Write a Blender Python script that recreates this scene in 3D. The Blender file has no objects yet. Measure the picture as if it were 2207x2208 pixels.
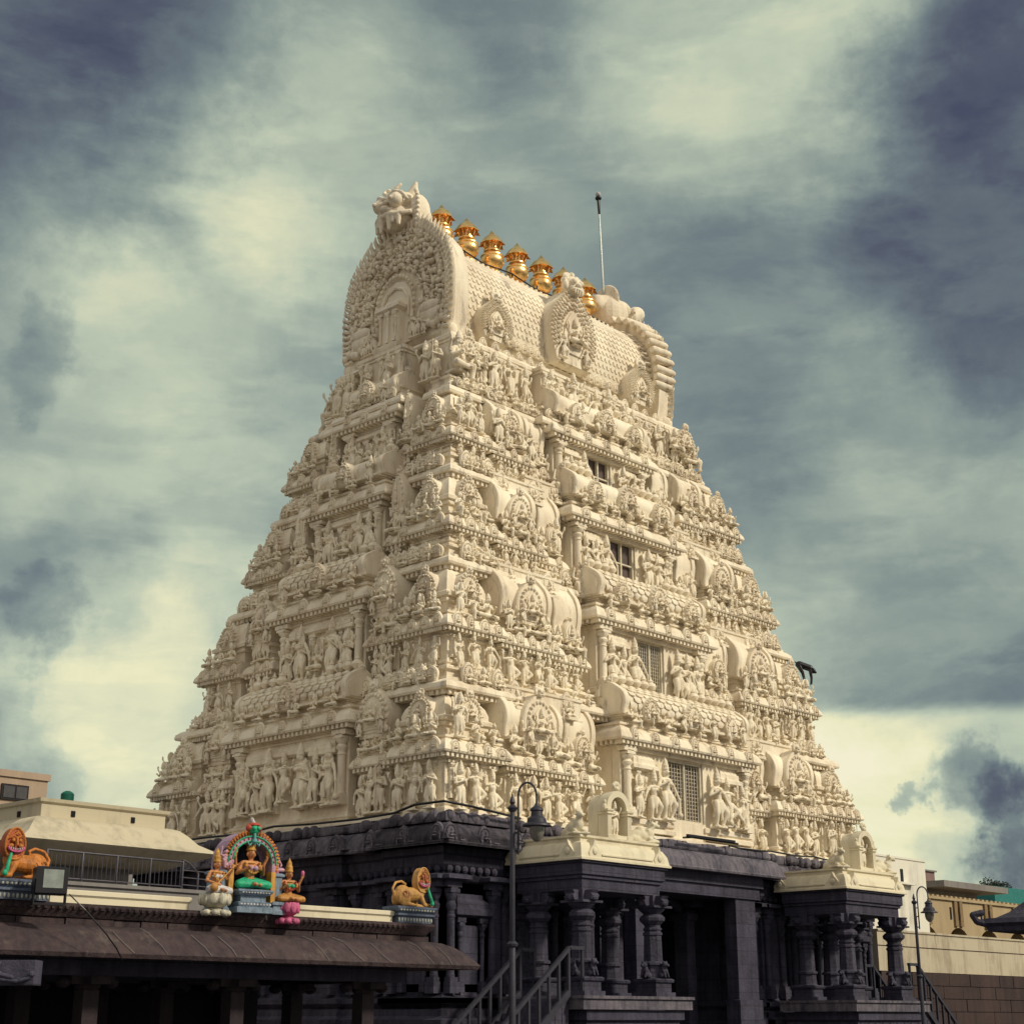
import bpy, math, random
import numpy as np
from mathutils import Matrix, Vector
PI = math.pi
R = math.radians
random.seed(7)
scene = bpy.context.scene
COL = scene.collection

# ------------------------------------------------------------------ materials
def new_mat(name):
    m = bpy.data.materials.new(name); m.use_nodes = True
    nt = m.node_tree; nt.nodes.clear()
    o = nt.nodes.new('ShaderNodeOutputMaterial'); b = nt.nodes.new('ShaderNodeBsdfPrincipled')
    nt.links.new(b.outputs[0], o.inputs[0])
    return m, nt, b
def tex_noise(nt, scale, detail=6, rough=.6, vec=None, dist=0):
    n = nt.nodes.new('ShaderNodeTexNoise'); n.inputs['Scale'].default_value = scale
    n.inputs['Detail'].default_value = detail; n.inputs['Roughness'].default_value = rough
    n.inputs['Distortion'].default_value = dist
    if vec: nt.links.new(vec, n.inputs['Vector'])
    return n
def ramp(nt, src, stops):
    r = nt.nodes.new('ShaderNodeValToRGB'); e = r.color_ramp.elements
    while len(e) < len(stops): e.new(.5)
    for i, (p, c) in enumerate(stops):
        e[i].position = p; e[i].color = (*c, 1) if len(c) == 3 else c
    nt.links.new(src, r.inputs[0]); return r
def obj_coord(nt, scale=(1, 1, 1)):
    g = nt.nodes.new('ShaderNodeNewGeometry'); mp = nt.nodes.new('ShaderNodeMapping')
    mp.inputs['Scale'].default_value = scale
    nt.links.new(g.outputs['Position'], mp.inputs[0]); return mp.outputs[0]
def mottled(name, base, dark, rough=.8, scale=.6, bump=.0, bscale=12, spec=.3, lo=.35, hi=.7, streak=True, stain=None, joints=None):
    """weathered surface: base colour with patches and rain streaks of the dark colour"""
    m, nt, b = new_mat(name)
    v = obj_coord(nt); n = tex_noise(nt, scale, 8, .65, v)
    vs = obj_coord(nt, (1, 1, .12)); s = tex_noise(nt, scale * 5, 5, .6, vs)
    mx = nt.nodes.new('ShaderNodeMath'); mx.operation = 'MULTIPLY_ADD'
    nt.links.new(s.outputs[0], mx.inputs[0]); mx.inputs[1].default_value = .5 if streak else 0
    ad = nt.nodes.new('ShaderNodeMath'); ad.operation = 'MULTIPLY'; ad.inputs[1].default_value = .5 if streak else 1
    nt.links.new(n.outputs[0], ad.inputs[0]); nt.links.new(ad.outputs[0], mx.inputs[2])
    r = ramp(nt, mx.outputs[0], [(lo, dark), (hi, base)])
    col = r.outputs[0]
    if stain:      # sparse dark mould runs
        sn = tex_noise(nt, 2.3, 7, .7, obj_coord(nt, (1, 1, .22))); sr = ramp(nt, sn.outputs[0], [(.575, (0, 0, 0)), (.70, (1, 1, 1))])
        mxc = nt.nodes.new('ShaderNodeMix'); mxc.data_type = 'RGBA'; fm = nt.nodes.new('ShaderNodeMath'); fm.operation = 'MULTIPLY'; fm.inputs[1].default_value = stain[1]
        nt.links.new(sr.outputs[0], fm.inputs[0]); nt.links.new(fm.outputs[0], mxc.inputs[0]); nt.links.new(col, mxc.inputs[6]); mxc.inputs[7].default_value = (*stain[0], 1); col = mxc.outputs[2]
    br = None
    if joints:     # stone courses
        gg = nt.nodes.new('ShaderNodeNewGeometry'); sp = nt.nodes.new('ShaderNodeSeparateXYZ'); nt.links.new(gg.outputs['Position'], sp.inputs[0])
        ad2 = nt.nodes.new('ShaderNodeMath'); ad2.operation = 'ADD'; nt.links.new(sp.outputs[0], ad2.inputs[0]); nt.links.new(sp.outputs[1], ad2.inputs[1])
        cb_ = nt.nodes.new('ShaderNodeCombineXYZ'); nt.links.new(ad2.outputs[0], cb_.inputs[0]); nt.links.new(sp.outputs[2], cb_.inputs[1])
        br = nt.nodes.new('ShaderNodeTexBrick'); nt.links.new(cb_.outputs[0], br.inputs['Vector']); br.inputs['Scale'].default_value = 1
        br.inputs['Brick Width'].default_value = joints[0]; br.inputs['Row Height'].default_value = joints[1]; br.inputs['Mortar Size'].default_value = .012; br.inputs['Mortar Smooth'].default_value = .3
        br.inputs['Color1'].default_value = (1, 1, 1, 1); br.inputs['Color2'].default_value = (.72, .72, .74, 1); br.inputs['Mortar'].default_value = (.45, .45, .45, 1)
        mm = nt.nodes.new('ShaderNodeMix'); mm.data_type = 'RGBA'; mm.blend_type = 'MULTIPLY'; mm.inputs[0].default_value = 1
        nt.links.new(col, mm.inputs[6]); nt.links.new(br.outputs[0], mm.inputs[7]); col = mm.outputs[2]
    nt.links.new(col, b.inputs['Base Color'])
    b.inputs['Roughness'].default_value = rough; b.inputs['Specular IOR Level'].default_value = spec
    if bump:
        bn = tex_noise(nt, bscale, 8, .7, obj_coord(nt)); bp = nt.nodes.new('ShaderNodeBump')
        bp.inputs['Strength'].default_value = bump; bp.inputs['Distance'].default_value = .05
        nt.links.new(bn.outputs[0], bp.inputs['Height']); nt.links.new(bp.outputs[0], b.inputs['Normal'])
    return m
def plain(name, c, rough=.6, metal=0, spec=.4):
    m, nt, b = new_mat(name)
    n = tex_noise(nt, 9, 5, .6, obj_coord(nt))
    d = tuple(x * .72 for x in c)
    r = ramp(nt, n.outputs[0], [(.35, d), (.65, c)])
    nt.links.new(r.outputs[0], b.inputs['Base Color'])
    b.inputs['Roughness'].default_value = rough; b.inputs['Metallic'].default_value = metal
    b.inputs['Specular IOR Level'].default_value = spec
    return m
M = {}
M['paint'] = mottled('cream_plaster', (.87, .79, .635), (.67, .57, .435), .75, .5, .45, 14, lo=.36, hi=.56, stain=((.27, .22, .18), .75))
M['paint2'] = mottled('cream_plaster_statues', (.87, .79, .63), (.62, .52, .385), .7, 2.2, .35, 30, lo=.36, hi=.54)
M['limewash'] = mottled('boundary_limewash', (.50, .44, .33), (.34, .29, .21), .85, .9, .2, 8, lo=.36, hi=.52, stain=((.20, .17, .13), .5))
M['colbrown'] = mottled('shaded_brown_stone', (.045, .032, .038), (.022, .017, .022), .85, 2, .5, 10)  # pavilion columns: shade under the roof is put into this darker brown
M['wallcream'] = mottled('cream_limewash', (.70, .64, .485), (.52, .46, .34), .85, .5, .1, 8, lo=.36, hi=.5)
M['roofcream'] = mottled('cream_roof_plaster', (.52, .465, .345), (.36, .32, .24), .85, .8, .1, 8, lo=.36, hi=.5)
M['dark'] = mottled('dark_granite', (.074, .070, .110), (.025, .024, .045), .75, 1.4, .8, 9, .35, lo=.35, hi=.62, stain=((.13, .12, .15), .5), joints=(1.3, .42))
M['darklit'] = mottled('lit_weathered_granite', (.165, .150, .182), (.052, .049, .072), .85, 1.5, 1.0, 6, .3, lo=.38, hi=.60, stain=((.28, .26, .28), .6))  # paler copy of the granite: light caught by ledges is in the colour
M['brown'] = mottled('brown_granite', (.078, .053, .056), (.034, .025, .031), .85, 1.6, .9, 8, .3, lo=.38, hi=.6, stain=((.20, .17, .15), .45))
M['brownwall'] = mottled('brown_masonry', (.075, .050, .047), (.038, .027, .029), .9, .6, .5, 6, .2)
M['black'] = plain('black_paint', (.008, .008, .014), .4)
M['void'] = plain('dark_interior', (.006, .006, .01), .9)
M['iron'] = plain('grey_iron', (.045, .045, .065), .5, .2)
M['steel'] = plain('steel_rail', (.10, .095, .12), .45, .5)
M['rod'] = plain('galvanised_rod', (.55, .6, .58), .4, .3)
M['glass'] = plain('dark_window_glass', (.12, .09, .085), .35)
M['frame'] = plain('window_frame_paint', (.70, .64, .50), .6)
M['ground'] = mottled('stone_paving', (.10, .09, .09), (.05, .045, .05), .9, .7, .4, 5)
M['pink'] = mottled('pink_plaster', (.50, .38, .28), (.34, .26, .20), .9, .5)
M['white'] = mottled('whitewashed_wall', (.74, .72, .63), (.46, .44, .40), .9, .35, lo=.36, hi=.48)
M['yellow'] = mottled('ochre_plaster', (.46, .36, .22), (.34, .26, .16), .9, .5)
M['ochretrim'] = plain('ochre_trim', (.25, .17, .09), .8)
M['conc'] = mottled('grey_concrete', (.26, .245, .24), (.16, .15, .15), .9, .6)
M['mauve'] = mottled('mauve_plaster', (.26, .17, .16), (.18, .12, .12), .9, .6)
M['teal'] = plain('teal_sheet', (.02, .20, .19), .6)
M['tealtank'] = plain('green_tank', (.01, .16, .11), .5)
M['leaf'] = plain('tree_leaves', (.018, .03, .018), .8)
M['bark'] = plain('tree_bark', (.05, .035, .025), .9)
M['tank'] = plain('grey_plastic', (.06, .06, .07), .5)
M['lens'] = plain('frosted_lens', (.28, .32, .30), .15, 0, .6)
M['globe'] = plain('lamp_globe', (.20, .19, .17), .2, 0, .6)
def gold():
    m, nt, b = new_mat('polished_brass')
    n = tex_noise(nt, 3, 4, .6, obj_coord(nt))
    r = ramp(nt, n.outputs[0], [(.3, (.92, .50, .16)), (.7, (1.0, .74, .34))])
    nt.links.new(r.outputs[0], b.inputs['Base Color']); b.inputs['Metallic'].default_value = 1
    b.inputs['Roughness'].default_value = .30
    bn = tex_noise(nt, 7, 3, .5, obj_coord(nt)); bp = nt.nodes.new('ShaderNodeBump')
    bp.inputs['Strength'].default_value = .35; bp.inputs['Distance'].default_value = .05
    nt.links.new(bn.outputs[0], bp.inputs['Height']); nt.links.new(bp.outputs[0], b.inputs['Normal'])
    return m
M['gold'] = gold()
for n, c in dict(skin=(.62, .27, .11), skin2=(.50, .20, .10), crown=(.62, .32, .06), green=(.02, .42, .22), hair=(.015, .01, .02), pinkp=(.62, .13, .28),
                 lilac=(.50, .32, .46), orange=(.55, .19, .03), lion=(.62, .33, .10), lionred=(.42, .09, .03), petal=(.60, .57, .46), blue=(.20, .27, .36), teal2=(.13, .42, .42),
                 red=(.50, .07, .04), blueg=(.10, .13, .20), pwhite=(.62, .60, .62), saree=(.50, .24, .06), navy=(.012, .014, .04), pale=(.45, .47, .40), cherub=(.58, .34, .42)).items():
    M['c_' + n] = mottled('painted_' + n, c, tuple(x * .42 for x in c), .55, 7, .25, 45, .4, lo=.36, hi=.56)

# ------------------------------------------------------------------ geometry
I4 = Matrix.Identity(4)
def rotz(a): return Matrix.Rotation(a, 4, 'Z')
def T(x, y, z): return Matrix.Translation((x, y, z))
def Sc(x, y=None, z=None):
    y = x if y is None else y; z = x if z is None else z
    return Matrix.Diagonal((x, y, z, 1))
class G:
    def __init__(s, mat=None): s.V = []; s.F = []; s.MI = []; s.T = mat or I4; s.m = 0; s.chunks = []
    def add(s, vs, fs):
        o = len(s.V); t = s.T
        for v in vs:
            s.V.append(tuple(t @ Vector(v)))
        for f in fs: s.F.append(tuple(o + i for i in f)); s.MI.append(s.m)
    def box(s, x0, x1, y0, y1, z0, z1):
        s.add([(x0, y0, z0), (x1, y0, z0), (x1, y1, z0), (x0, y1, z0), (x0, y0, z1), (x1, y0, z1), (x1, y1, z1), (x0, y1, z1)],
              [(3, 2, 1, 0), (4, 5, 6, 7), (0, 1, 5, 4), (1, 2, 6, 5), (2, 3, 7, 6), (3, 0, 4, 7)])
    def block(s, x0, x1, y0, y1, prof, back=False):
        """stack of mouldings: profile [(out, z)] swept round a rectangle"""
        vs = []; fs = []
        for (o, z) in prof:
            b = y1 + (o if back else 0)
            vs += [(x0 - o, y0 - o, z), (x1 + o, y0 - o, z), (x1 + o, b, z), (x0 - o, b, z)]
        n = len(prof)
        for i in range(n - 1):
            for j in range(4):
                a = i * 4 + j; b2 = i * 4 + (j + 1) % 4
                fs.append((a, b2, b2 + 4, a + 4))
        fs.append((3, 2, 1, 0)); e = (n - 1) * 4; fs.append((e, e + 1, e + 2, e + 3))
        s.add(vs, fs)
    def lathe(s, prof, n=12, c=(0, 0, 0), off=0):
        vs = []; fs = []
        for (r, z) in prof:
            for i in range(n):
                a = 2 * PI * i / n + off; vs.append((c[0] + r * math.cos(a), c[1] + r * math.sin(a), c[2] + z))
        for k in range(len(prof) - 1):
            for i in range(n):
                j = (i + 1) % n; fs.append((k * n + i, k * n + j, k * n + n + j, k * n + n + i))
        fs.append(tuple(range(n - 1, -1, -1))); e = (len(prof) - 1) * n; fs.append(tuple(range(e, e + n)))
        s.add(vs, fs)
    def ell(s, c, r, n=10, k=7):
        if isinstance(r, (int, float)): r = (r, r, r)
        vs = [(c[0], c[1], c[2] - r[2])]; fs = []
        for j in range(1, k):
            t = PI * j / k
            for i in range(n):
                a = 2 * PI * i / n
                vs.append((c[0] + r[0] * math.sin(t) * math.cos(a), c[1] + r[1] * math.sin(t) * math.sin(a), c[2] - r[2] * math.cos(t)))
        vs.append((c[0], c[1], c[2] + r[2])); e = len(vs) - 1
        for i in range(n):
            j = (i + 1) % n
            fs.append((0, 1 + j, 1 + i)); fs.append((e, e - n + i, e - n + j))
            for q in range(k - 2):
                a = 1 + q * n; fs.append((a + i, a + j, a + n + j, a + n + i))
        s.add(vs, fs)
    def cap(s, p0, p1, r0, r1=None, n=8, ends=True):
        r1 = r0 if r1 is None else r1
        p0 = Vector(p0); p1 = Vector(p1); d = p1 - p0
        if d.length < 1e-6: return
        q = d.to_track_quat('Z', 'Y').to_matrix(); vs = []; fs = []
        L = d.length
        rings = ([(-.6 * r0, r0 * .75)] if ends else []) + [(0, r0), (L, r1)] + ([(L + .6 * r1, r1 * .75)] if ends else [])
        for (z, r) in rings:
            for i in range(n):
                a = 2 * PI * i / n; vs.append(tuple(p0 + q @ Vector((r * math.cos(a), r * math.sin(a), z))))
        k = len(rings)
        for j in range(k - 1):
            for i in range(n):
                i2 = (i + 1) % n; fs.append((j * n + i, j * n + i2, j * n + n + i2, j * n + n + i))
        fs.append(tuple(range(n - 1, -1, -1))); fs.append(tuple(range((k - 1) * n, k * n)))
        s.add(vs, fs)
    def tube(s, pts, r, n=6):
        for a, b in zip(pts[:-1], pts[1:]): s.cap(a, b, r, r, n)
    def prism(s, pts, y0, y1, inset=0.0, bev=0.0):
        """polygon in x-z extruded from y0 (front) to y1; front edge may be bevelled"""
        n = len(pts); rings = []
        if bev:
            cx = sum(p[0] for p in pts) / n; cz = sum(p[1] for p in pts) / n
            k = 1 - inset
            rings.append(([(cx + (x - cx) * k, cz + (z - cz) * k) for x, z in pts], y0)); rings.append((pts, y0 + bev))
        else: rings.append((pts, y0))
        rings.append((pts, y1)); vs = []; fs = []
        for pp, y in rings: vs += [(x, y, z) for x, z in pp]
        for k in range(len(rings) - 1):
            for i in range(n):
                j = (i + 1) % n; fs.append((k * n + i, k * n + j, k * n + n + j, k * n + n + i))
        fs.append(tuple(range(n - 1, -1, -1))); e = (len(rings) - 1) * n; fs.append(tuple(range(e, e + n)))
        s.add(vs, fs)
    def shell(s, prof, x0, x1, thick=None):
        """open profile in y-z, closed to a solid and extruded along x"""
        n = len(prof); vs = [(x0, y, z) for y, z in prof] + [(x1, y, z) for y, z in prof]; fs = []
        for i in range(n):
            j = (i + 1) % n; fs.append((i, j, n + j, n + i))
        fs.append(tuple(range(n - 1, -1, -1))); fs.append(tuple(range(n, 2 * n)))
        s.add(vs, fs)
    def merge(s, lib, mat, m=None):
        """merge a numpy library shape (V, loops, starts, totals)"""
        s.chunks.append((lib, np.array(s.T @ mat), s.m if m is None else m))
    def arrays(s):
        Vs = [np.array(s.V, dtype=np.float64).reshape(-1, 3)]
        loops = [i for f in s.F for i in f]; tot = [len(f) for f in s.F]
        L = [np.array(loops, dtype=np.int32)]; Tt = [np.array(tot, dtype=np.int32)]; MI = [np.array(s.MI, dtype=np.int32)]
        off = len(s.V)
        for (lv, ll, lt, lm), mt, m in s.chunks:
            v = lv @ mt[:3, :3].T + mt[:3, 3]
            Vs.append(v)
            if np.linalg.det(mt[:3, :3]) < 0:
                st = np.concatenate(([0], np.cumsum(lt)))[:-1]
                ll = np.concatenate([ll[a:a + b][::-1] for a, b in zip(st, lt)])
            L.append(ll + off); Tt.append(lt); MI.append(lm + m if m is not None else lm); off += len(lv)
        return np.vstack(Vs), np.concatenate(L), np.concatenate(Tt), np.concatenate(MI)
def to_mesh(name, g, mats, smooth=.6):
    V, L, Tt, MI = g if isinstance(g, tuple) else g.arrays()
    me = bpy.data.meshes.new(name)
    me.vertices.add(len(V)); me.vertices.foreach_set('co', V.ravel().astype(np.float32))
    me.loops.add(len(L)); me.loops.foreach_set('vertex_index', L.astype(np.int32))
    me.polygons.add(len(Tt)); st = np.concatenate(([0], np.cumsum(Tt)))[:-1]
    me.polygons.foreach_set('loop_start', st.astype(np.int32)); me.polygons.foreach_set('loop_total', Tt.astype(np.int32))
    me.polygons.foreach_set('material_index', MI.astype(np.int32))
    for m in mats: me.materials.append(M[m])
    me.update(calc_edges=True); me.validate()
    if smooth:
        me.polygons.foreach_set('use_smooth', [True] * len(me.polygons))
        me.set_sharp_from_angle(angle=smooth)
    else: me.polygons.foreach_set('use_smooth', [False] * len(me.polygons))
    return me
def lib(g):
    return g.arrays()
def mesh_lib(me):
    V = np.empty(len(me.vertices) * 3); me.vertices.foreach_get('co', V); L = np.empty(len(me.loops), dtype=np.int32)
    me.loops.foreach_get('vertex_index', L); t = np.empty(len(me.polygons), dtype=np.int32); me.polygons.foreach_get('loop_total', t)
    return V.reshape(-1, 3), L, t, np.zeros(len(t), dtype=np.int32)
def obj(name, data, parent=None, mat=None, mats=('paint',), smooth=.6, world=None):
    me = data if isinstance(data, bpy.types.Mesh) else to_mesh(name, data, mats, smooth)
    o = bpy.data.objects.new(name, me); COL.objects.link(o)
    if world is not None: o.matrix_world = world
    if parent:
        o.parent = parent; o.matrix_parent_inverse = parent.matrix_world.inverted() if world is not None else I4
    return o
def thing(name, label, cat, loc=(0, 0, 0), rz=0, group=None):
    o = bpy.data.objects.new(name, None); COL.objects.link(o)
    o.matrix_world = T(*loc) @ rotz(rz)
    o['label'] = label; o['category'] = cat
    if group: o['group'] = group
    o.empty_display_size = .2
    return o
def tag(o, label, cat, group=None):
    o['label'] = label; o['category'] = cat
    if group: o['group'] = group
    return o
def struct(o): o['kind'] = 'structure'; return o
def remesh(name, g, vox, target=None, mat='paint2', smooth=True):
    """fuse the pieces of a figure to one continuous skin"""
    me = to_mesh('tmp', g, [mat], 0); o = bpy.data.objects.new('tmp', me); COL.objects.link(o)
    m = o.modifiers.new('r', 'REMESH'); m.mode = 'VOXEL'; m.voxel_size = vox
    s = o.modifiers.new('s', 'SMOOTH'); s.iterations = 1; s.factor = .4
    if target:
        d = o.modifiers.new('d', 'DECIMATE'); d.ratio = target
    dg = bpy.context.evaluated_depsgraph_get(); ev = o.evaluated_get(dg)
    out = bpy.data.meshes.new_from_object(ev); out.name = name
    bpy.data.objects.remove(o); bpy.data.meshes.remove(me)
    out.materials.clear(); out.materials.append(M[mat])
    out.polygons.foreach_set('use_smooth', [True] * len(out.polygons)); out.update()
    return out

# ------------------------------------------------------------------ carved figures (unit: 1 = standing height without crown)
def limb(g, pts, rs):
    for i in range(len(pts) - 1): g.cap(pts[i], pts[i + 1], rs[i], rs[i + 1])
def figure_geo(pose, arms=2, crown=.2, halo=False, skirt=True, side=1, prop=None, base=True, split=False):
    parts = {k: G() for k in ('body', 'crown', 'cloth', 'hair', 'face', 'prop')} if split else None
    g = G()
    B = parts['body'] if split else g; CR = parts['crown'] if split else g; CL = parts['cloth'] if split else g; H = parts['hair'] if split else g
    s = side
    if pose in ('stand', 'guard', 'dance', 'bend'):
        ph = Vector((0.02 * s, 0, .50)); hips = [(-.075, 0, .50), (.075, 0, .50)]
        if pose == 'stand': knees = [(-.08, -.03, .27), (.08, -.03, .27)]; feet = [(-.08, 0, .03), (.08, 0, .03)]; ch = Vector((0, 0, .72))
        elif pose == 'guard': knees = [(-.11, -.05, .27), (.16, -.10, .30)]; feet = [(-.09, 0, .03), (.10, -.02, .04)]; ch = Vector((-.02 * s, 0, .72))
        elif pose == 'dance': knees = [(-.20 * s, -.10, .36), (.10 * s, -.05, .27)]; feet = [(-.05 * s, -.08, .22), (.08 * s, 0, .03)]; ch = Vector((.04 * s, 0, .71))
        else: knees = [(-.10 * s, -.06, .27), (.10 * s, -.03, .27)]; feet = [(-.02 * s, 0, .03), (.10 * s, 0, .03)]; ch = Vector((-.05 * s, 0, .72))
        if pose in ('dance',) and s < 0: hips = hips[::-1]
        if pose == 'dance': hips = [(-.075 * s, 0, .5), (.075 * s, 0, .5)]
        if pose == 'bend': hips = [(-.075 * s, 0, .5), (.075 * s, 0, .5)]
        for h, k, f in zip(hips, knees, feet):
            limb(B, [h, k, f], [.088, .06, .04]); B.ell((f[0], f[1] - .035, .022), (.035, .07, .025))
        if skirt:
            CL.cap((ph[0], 0, .50), (ph[0] * .5, -.01, .33), .118, .108, 10); CL.cap((0, -.085, .46), (0, -.09, .14), .022, .03); CL.cap((-.12, -.02, .44), (-.17, 0, .2), .022, .03); CL.cap((.12, -.02, .44), (.17, 0, .2), .022, .03)
    else:
        drop = -.28 if pose != 'squat' else -.2
        ph = Vector((0, .02, .12)); ch = Vector((0, 0, .34))
        if pose == 'lotus': limbs = [([(-.08, 0, .12), (-.27, -.12, .08), (.05, -.20, .07)]), ([(.08, 0, .12), (.27, -.12, .08), (-.05, -.22, .08)])]
        elif pose == 'ease': limbs = [([(-.08 * s, 0, .12), (-.26 * s, -.12, .08), (.05 * s, -.19, .07)]), ([(.08 * s, 0, .12), (.16 * s, -.2, .12), (.15 * s, -.18, -.14)])]
        else: limbs = [([(-.08, 0, .12), (-.24, -.14, .26), (-.17, -.12, .02)]), ([(.08, 0, .12), (.24, -.14, .26), (.17, -.12, .02)])]
        for l in limbs:
            limb(CL, l, [.09, .07, .045]); B.ell((l[-1][0], l[-1][1] - .03, l[-1][2]), (.04, .06, .03))
        CL.ell((0, 0, .11), (.16, .12, .08))
    # trunk
    B.ell(ph, (.125, .095, .085)); B.cap(ph, ch, .068, .088, 10); B.ell(ch + Vector((0, 0, .0)), (.125, .085, .09))
    B.ell(ph * .5 + ch * .5 + Vector((0, -.015, -.02)), (.072, .072, .08))
    if side * 1 > 0 or pose == 'lotus':
        B.ell(ch + Vector((-.055, -.075, .0)), .047); B.ell(ch + Vector((.055, -.075, .0)), .047)
    sh = ch + Vector((0, 0, .075)); B.cap(sh + Vector((-.13, 0, 0)), sh + Vector((.13, 0, 0)), .052)
    nk = sh + Vector((0, 0, .04)); hd = nk + Vector((0, -.012, .115))
    B.cap(sh, hd, .04, .04); B.ell(hd, (.068, .075, .085), 12, 9)
    B.ell(hd + Vector((0, -.078, -.012)), (.012, .018, .022)); B.ell(hd + Vector((0, -.065, -.045)), (.022, .014, .009))
    B.ell(hd + Vector((-.072, .0, -.01)), (.014, .02, .035)); B.ell(hd + Vector((.072, .0, -.01)), (.014, .02, .035))
    B.ell(hd + Vector((-.027, -.066, .012)), (.014, .012, .01)); B.ell(hd + Vector((.027, -.066, .012)), (.014, .012, .01))
    # necklace, belt and crown
    CR.ell(nk + Vector((0, -.03, -.035)), (.085, .06, .016)); CR.ell(ph + Vector((0, 0, .06)), (.125, .10, .02))
    ct = hd + Vector((0, .01, .045))
    if crown:
        CR.lathe([(.078, 0), (.088, .015), (.075, .035), (.07, crown * .35), (.076, crown * .4), (.058, crown * .5), (.05, crown * .75), (.028, crown * .9), (.012, crown * 1.05), (.004, crown * 1.15)], 10, ct)
        H.ell(hd + Vector((0, .045, -.02)), (.066, .05, .085)); H.ell(hd + Vector((.055 * s, .055, -.08)), (.04, .035, .06))
    else:
        H.ell(hd + Vector((0, .015, .03)), (.076, .078, .075)); H.ell(hd + Vector((0, .0, .10)), (.04, .04, .045))
    if halo: CR.T = T(hd.x, hd.y + .06, hd.z + .05); CR.prism([(.17 * math.cos(a), .2 * math.sin(a)) for a in [2 * PI * i / 14 for i in range(14)]], 0, .03); CR.T = I4
    # arms
    def arm(sx, el, ha, hand=True, r=.038):
        S0 = sh + Vector((sx * .15, 0, -.005)); E = sh + Vector(el); Hh = sh + Vector(ha)
        limb(B, [S0, E, Hh], [.042, .032, .024]); d = (Hh - E).normalized()
        if split:
            B.ell(Hh + d * .03, (.024, .02, .026))
            side_v = d.cross(Vector((0, 1, 0))).normalized()
            for q in range(4):
                o_ = side_v * (.009 * (q - 1.5) * 1.6); B.cap(Hh + d * .04 + o_, Hh + d * (.085 - .008 * abs(q - 1.5)) + o_ + Vector((0, -.012, 0)), .0075, .006, 6)
            B.cap(Hh + d * .02 + side_v * .02, Hh + d * .045 + side_v * .042, .009, .007, 6)
        else: B.ell(Hh + d * .03, (.035, .03, .035))
        CR.ell(S0 * .45 + E * .55, (.05, .05, .018))
        return Hh + d * .04
    def base_arms():
        if pose == 'guard': return [arm(-s, (-.26 * s, .0, -.16), (-.10 * s, -.13, -.06)), arm(s, (.27 * s, -.02, -.16), (.36 * s, -.05, -.34))]
        if pose == 'dance': return [arm(-s, (-.27 * s, -.02, -.10), (-.16 * s, -.14, .02)), arm(s, (.28 * s, 0, -.03), (.34 * s, -.06, .18))]
        if pose == 'bend': return [arm(-s, (-.24 * s, .0, -.17), (-.20 * s, -.04, -.36)), arm(s, (.26 * s, -.02, -.12), (.10 * s, -.14, -.06))]
        if pose == 'stand': return [arm(-1, (-.22, .0, -.17), (-.03, -.13, -.10)), arm(1, (.22, 0, -.17), (.03, -.13, -.10))]
        if pose == 'squat': return [arm(-1, (-.27, -.02, .02), (-.22, -.02, .24)), arm(1, (.27, -.02, .02), (.22, -.02, .24))]
        if pose == 'lotus' and prop == 'veena': return [arm(-1, (-.24, .0, -.16), (-.12, -.17, -.22)), arm(1, (.26, -.02, -.10), (.27, -.13, .04))]
        return [arm(-1, (-.24, .0, -.16), (-.16, -.15, -.10)), arm(1, (.24, 0, -.16), (.16, -.15, -.06 if pose == 'lotus' else -.2))]
    hs = base_arms(); P = parts['prop'] if split else g
    if arms == 4:
        a = arm(-1, (-.24, .05, -.07), (-.29, -.02, .08)); b = arm(1, (.24, .05, -.07), (.29, -.02, .08))
        if not split:
            P.T = T(a.x, a.y, a.z + .07); P.prism([(.055 * math.cos(t), .055 * math.sin(t)) for t in [2 * PI * i / 8 for i in range(8)]], -.015, .015)
            P.T = I4; P.lathe([(.01, 0), (.035, .03), (.03, .07), (.008, .11)], 8, b)
        else:
            P.lathe([(.008, 0), (.035, .04), (.04, .09), (.03, .12), (.005, .14)], 8, a); P.lathe([(.008, 0), (.035, .04), (.04, .09), (.03, .12), (.005, .14)], 8, b)
    if prop == 'club': P.cap(hs[1], (hs[1].x, hs[1].y, .16), .02, .03); P.ell((hs[1].x, hs[1].y, .11), .065)
    if prop == 'bow': P.tube([(hs[1].x, -.05, .1), (hs[1].x + .07 * s, -.05, .4), (hs[1].x + .05 * s, -.05, .75), (hs[1].x - .03 * s, -.05, 1.0)], .014)
    if prop == 'staff': P.cap((hs[1].x, hs[1].y, .02), (hs[1].x, hs[1].y, 1.05), .014, .014); P.ell((hs[1].x, hs[1].y, 1.07), .03)
    if prop == 'veena':
        P.cap((-.24, -.20, .10), (.36, -.14, .58), .022, .016); P.ell((-.22, -.21, .12), (.09, .07, .09)); P.ell((.30, -.13, .56), (.03, .03, .05))
    if base and not split: g.box(-.16, .16, -.12, .10, -.03, .015)
    return parts if split else g
FIG = {}
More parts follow.
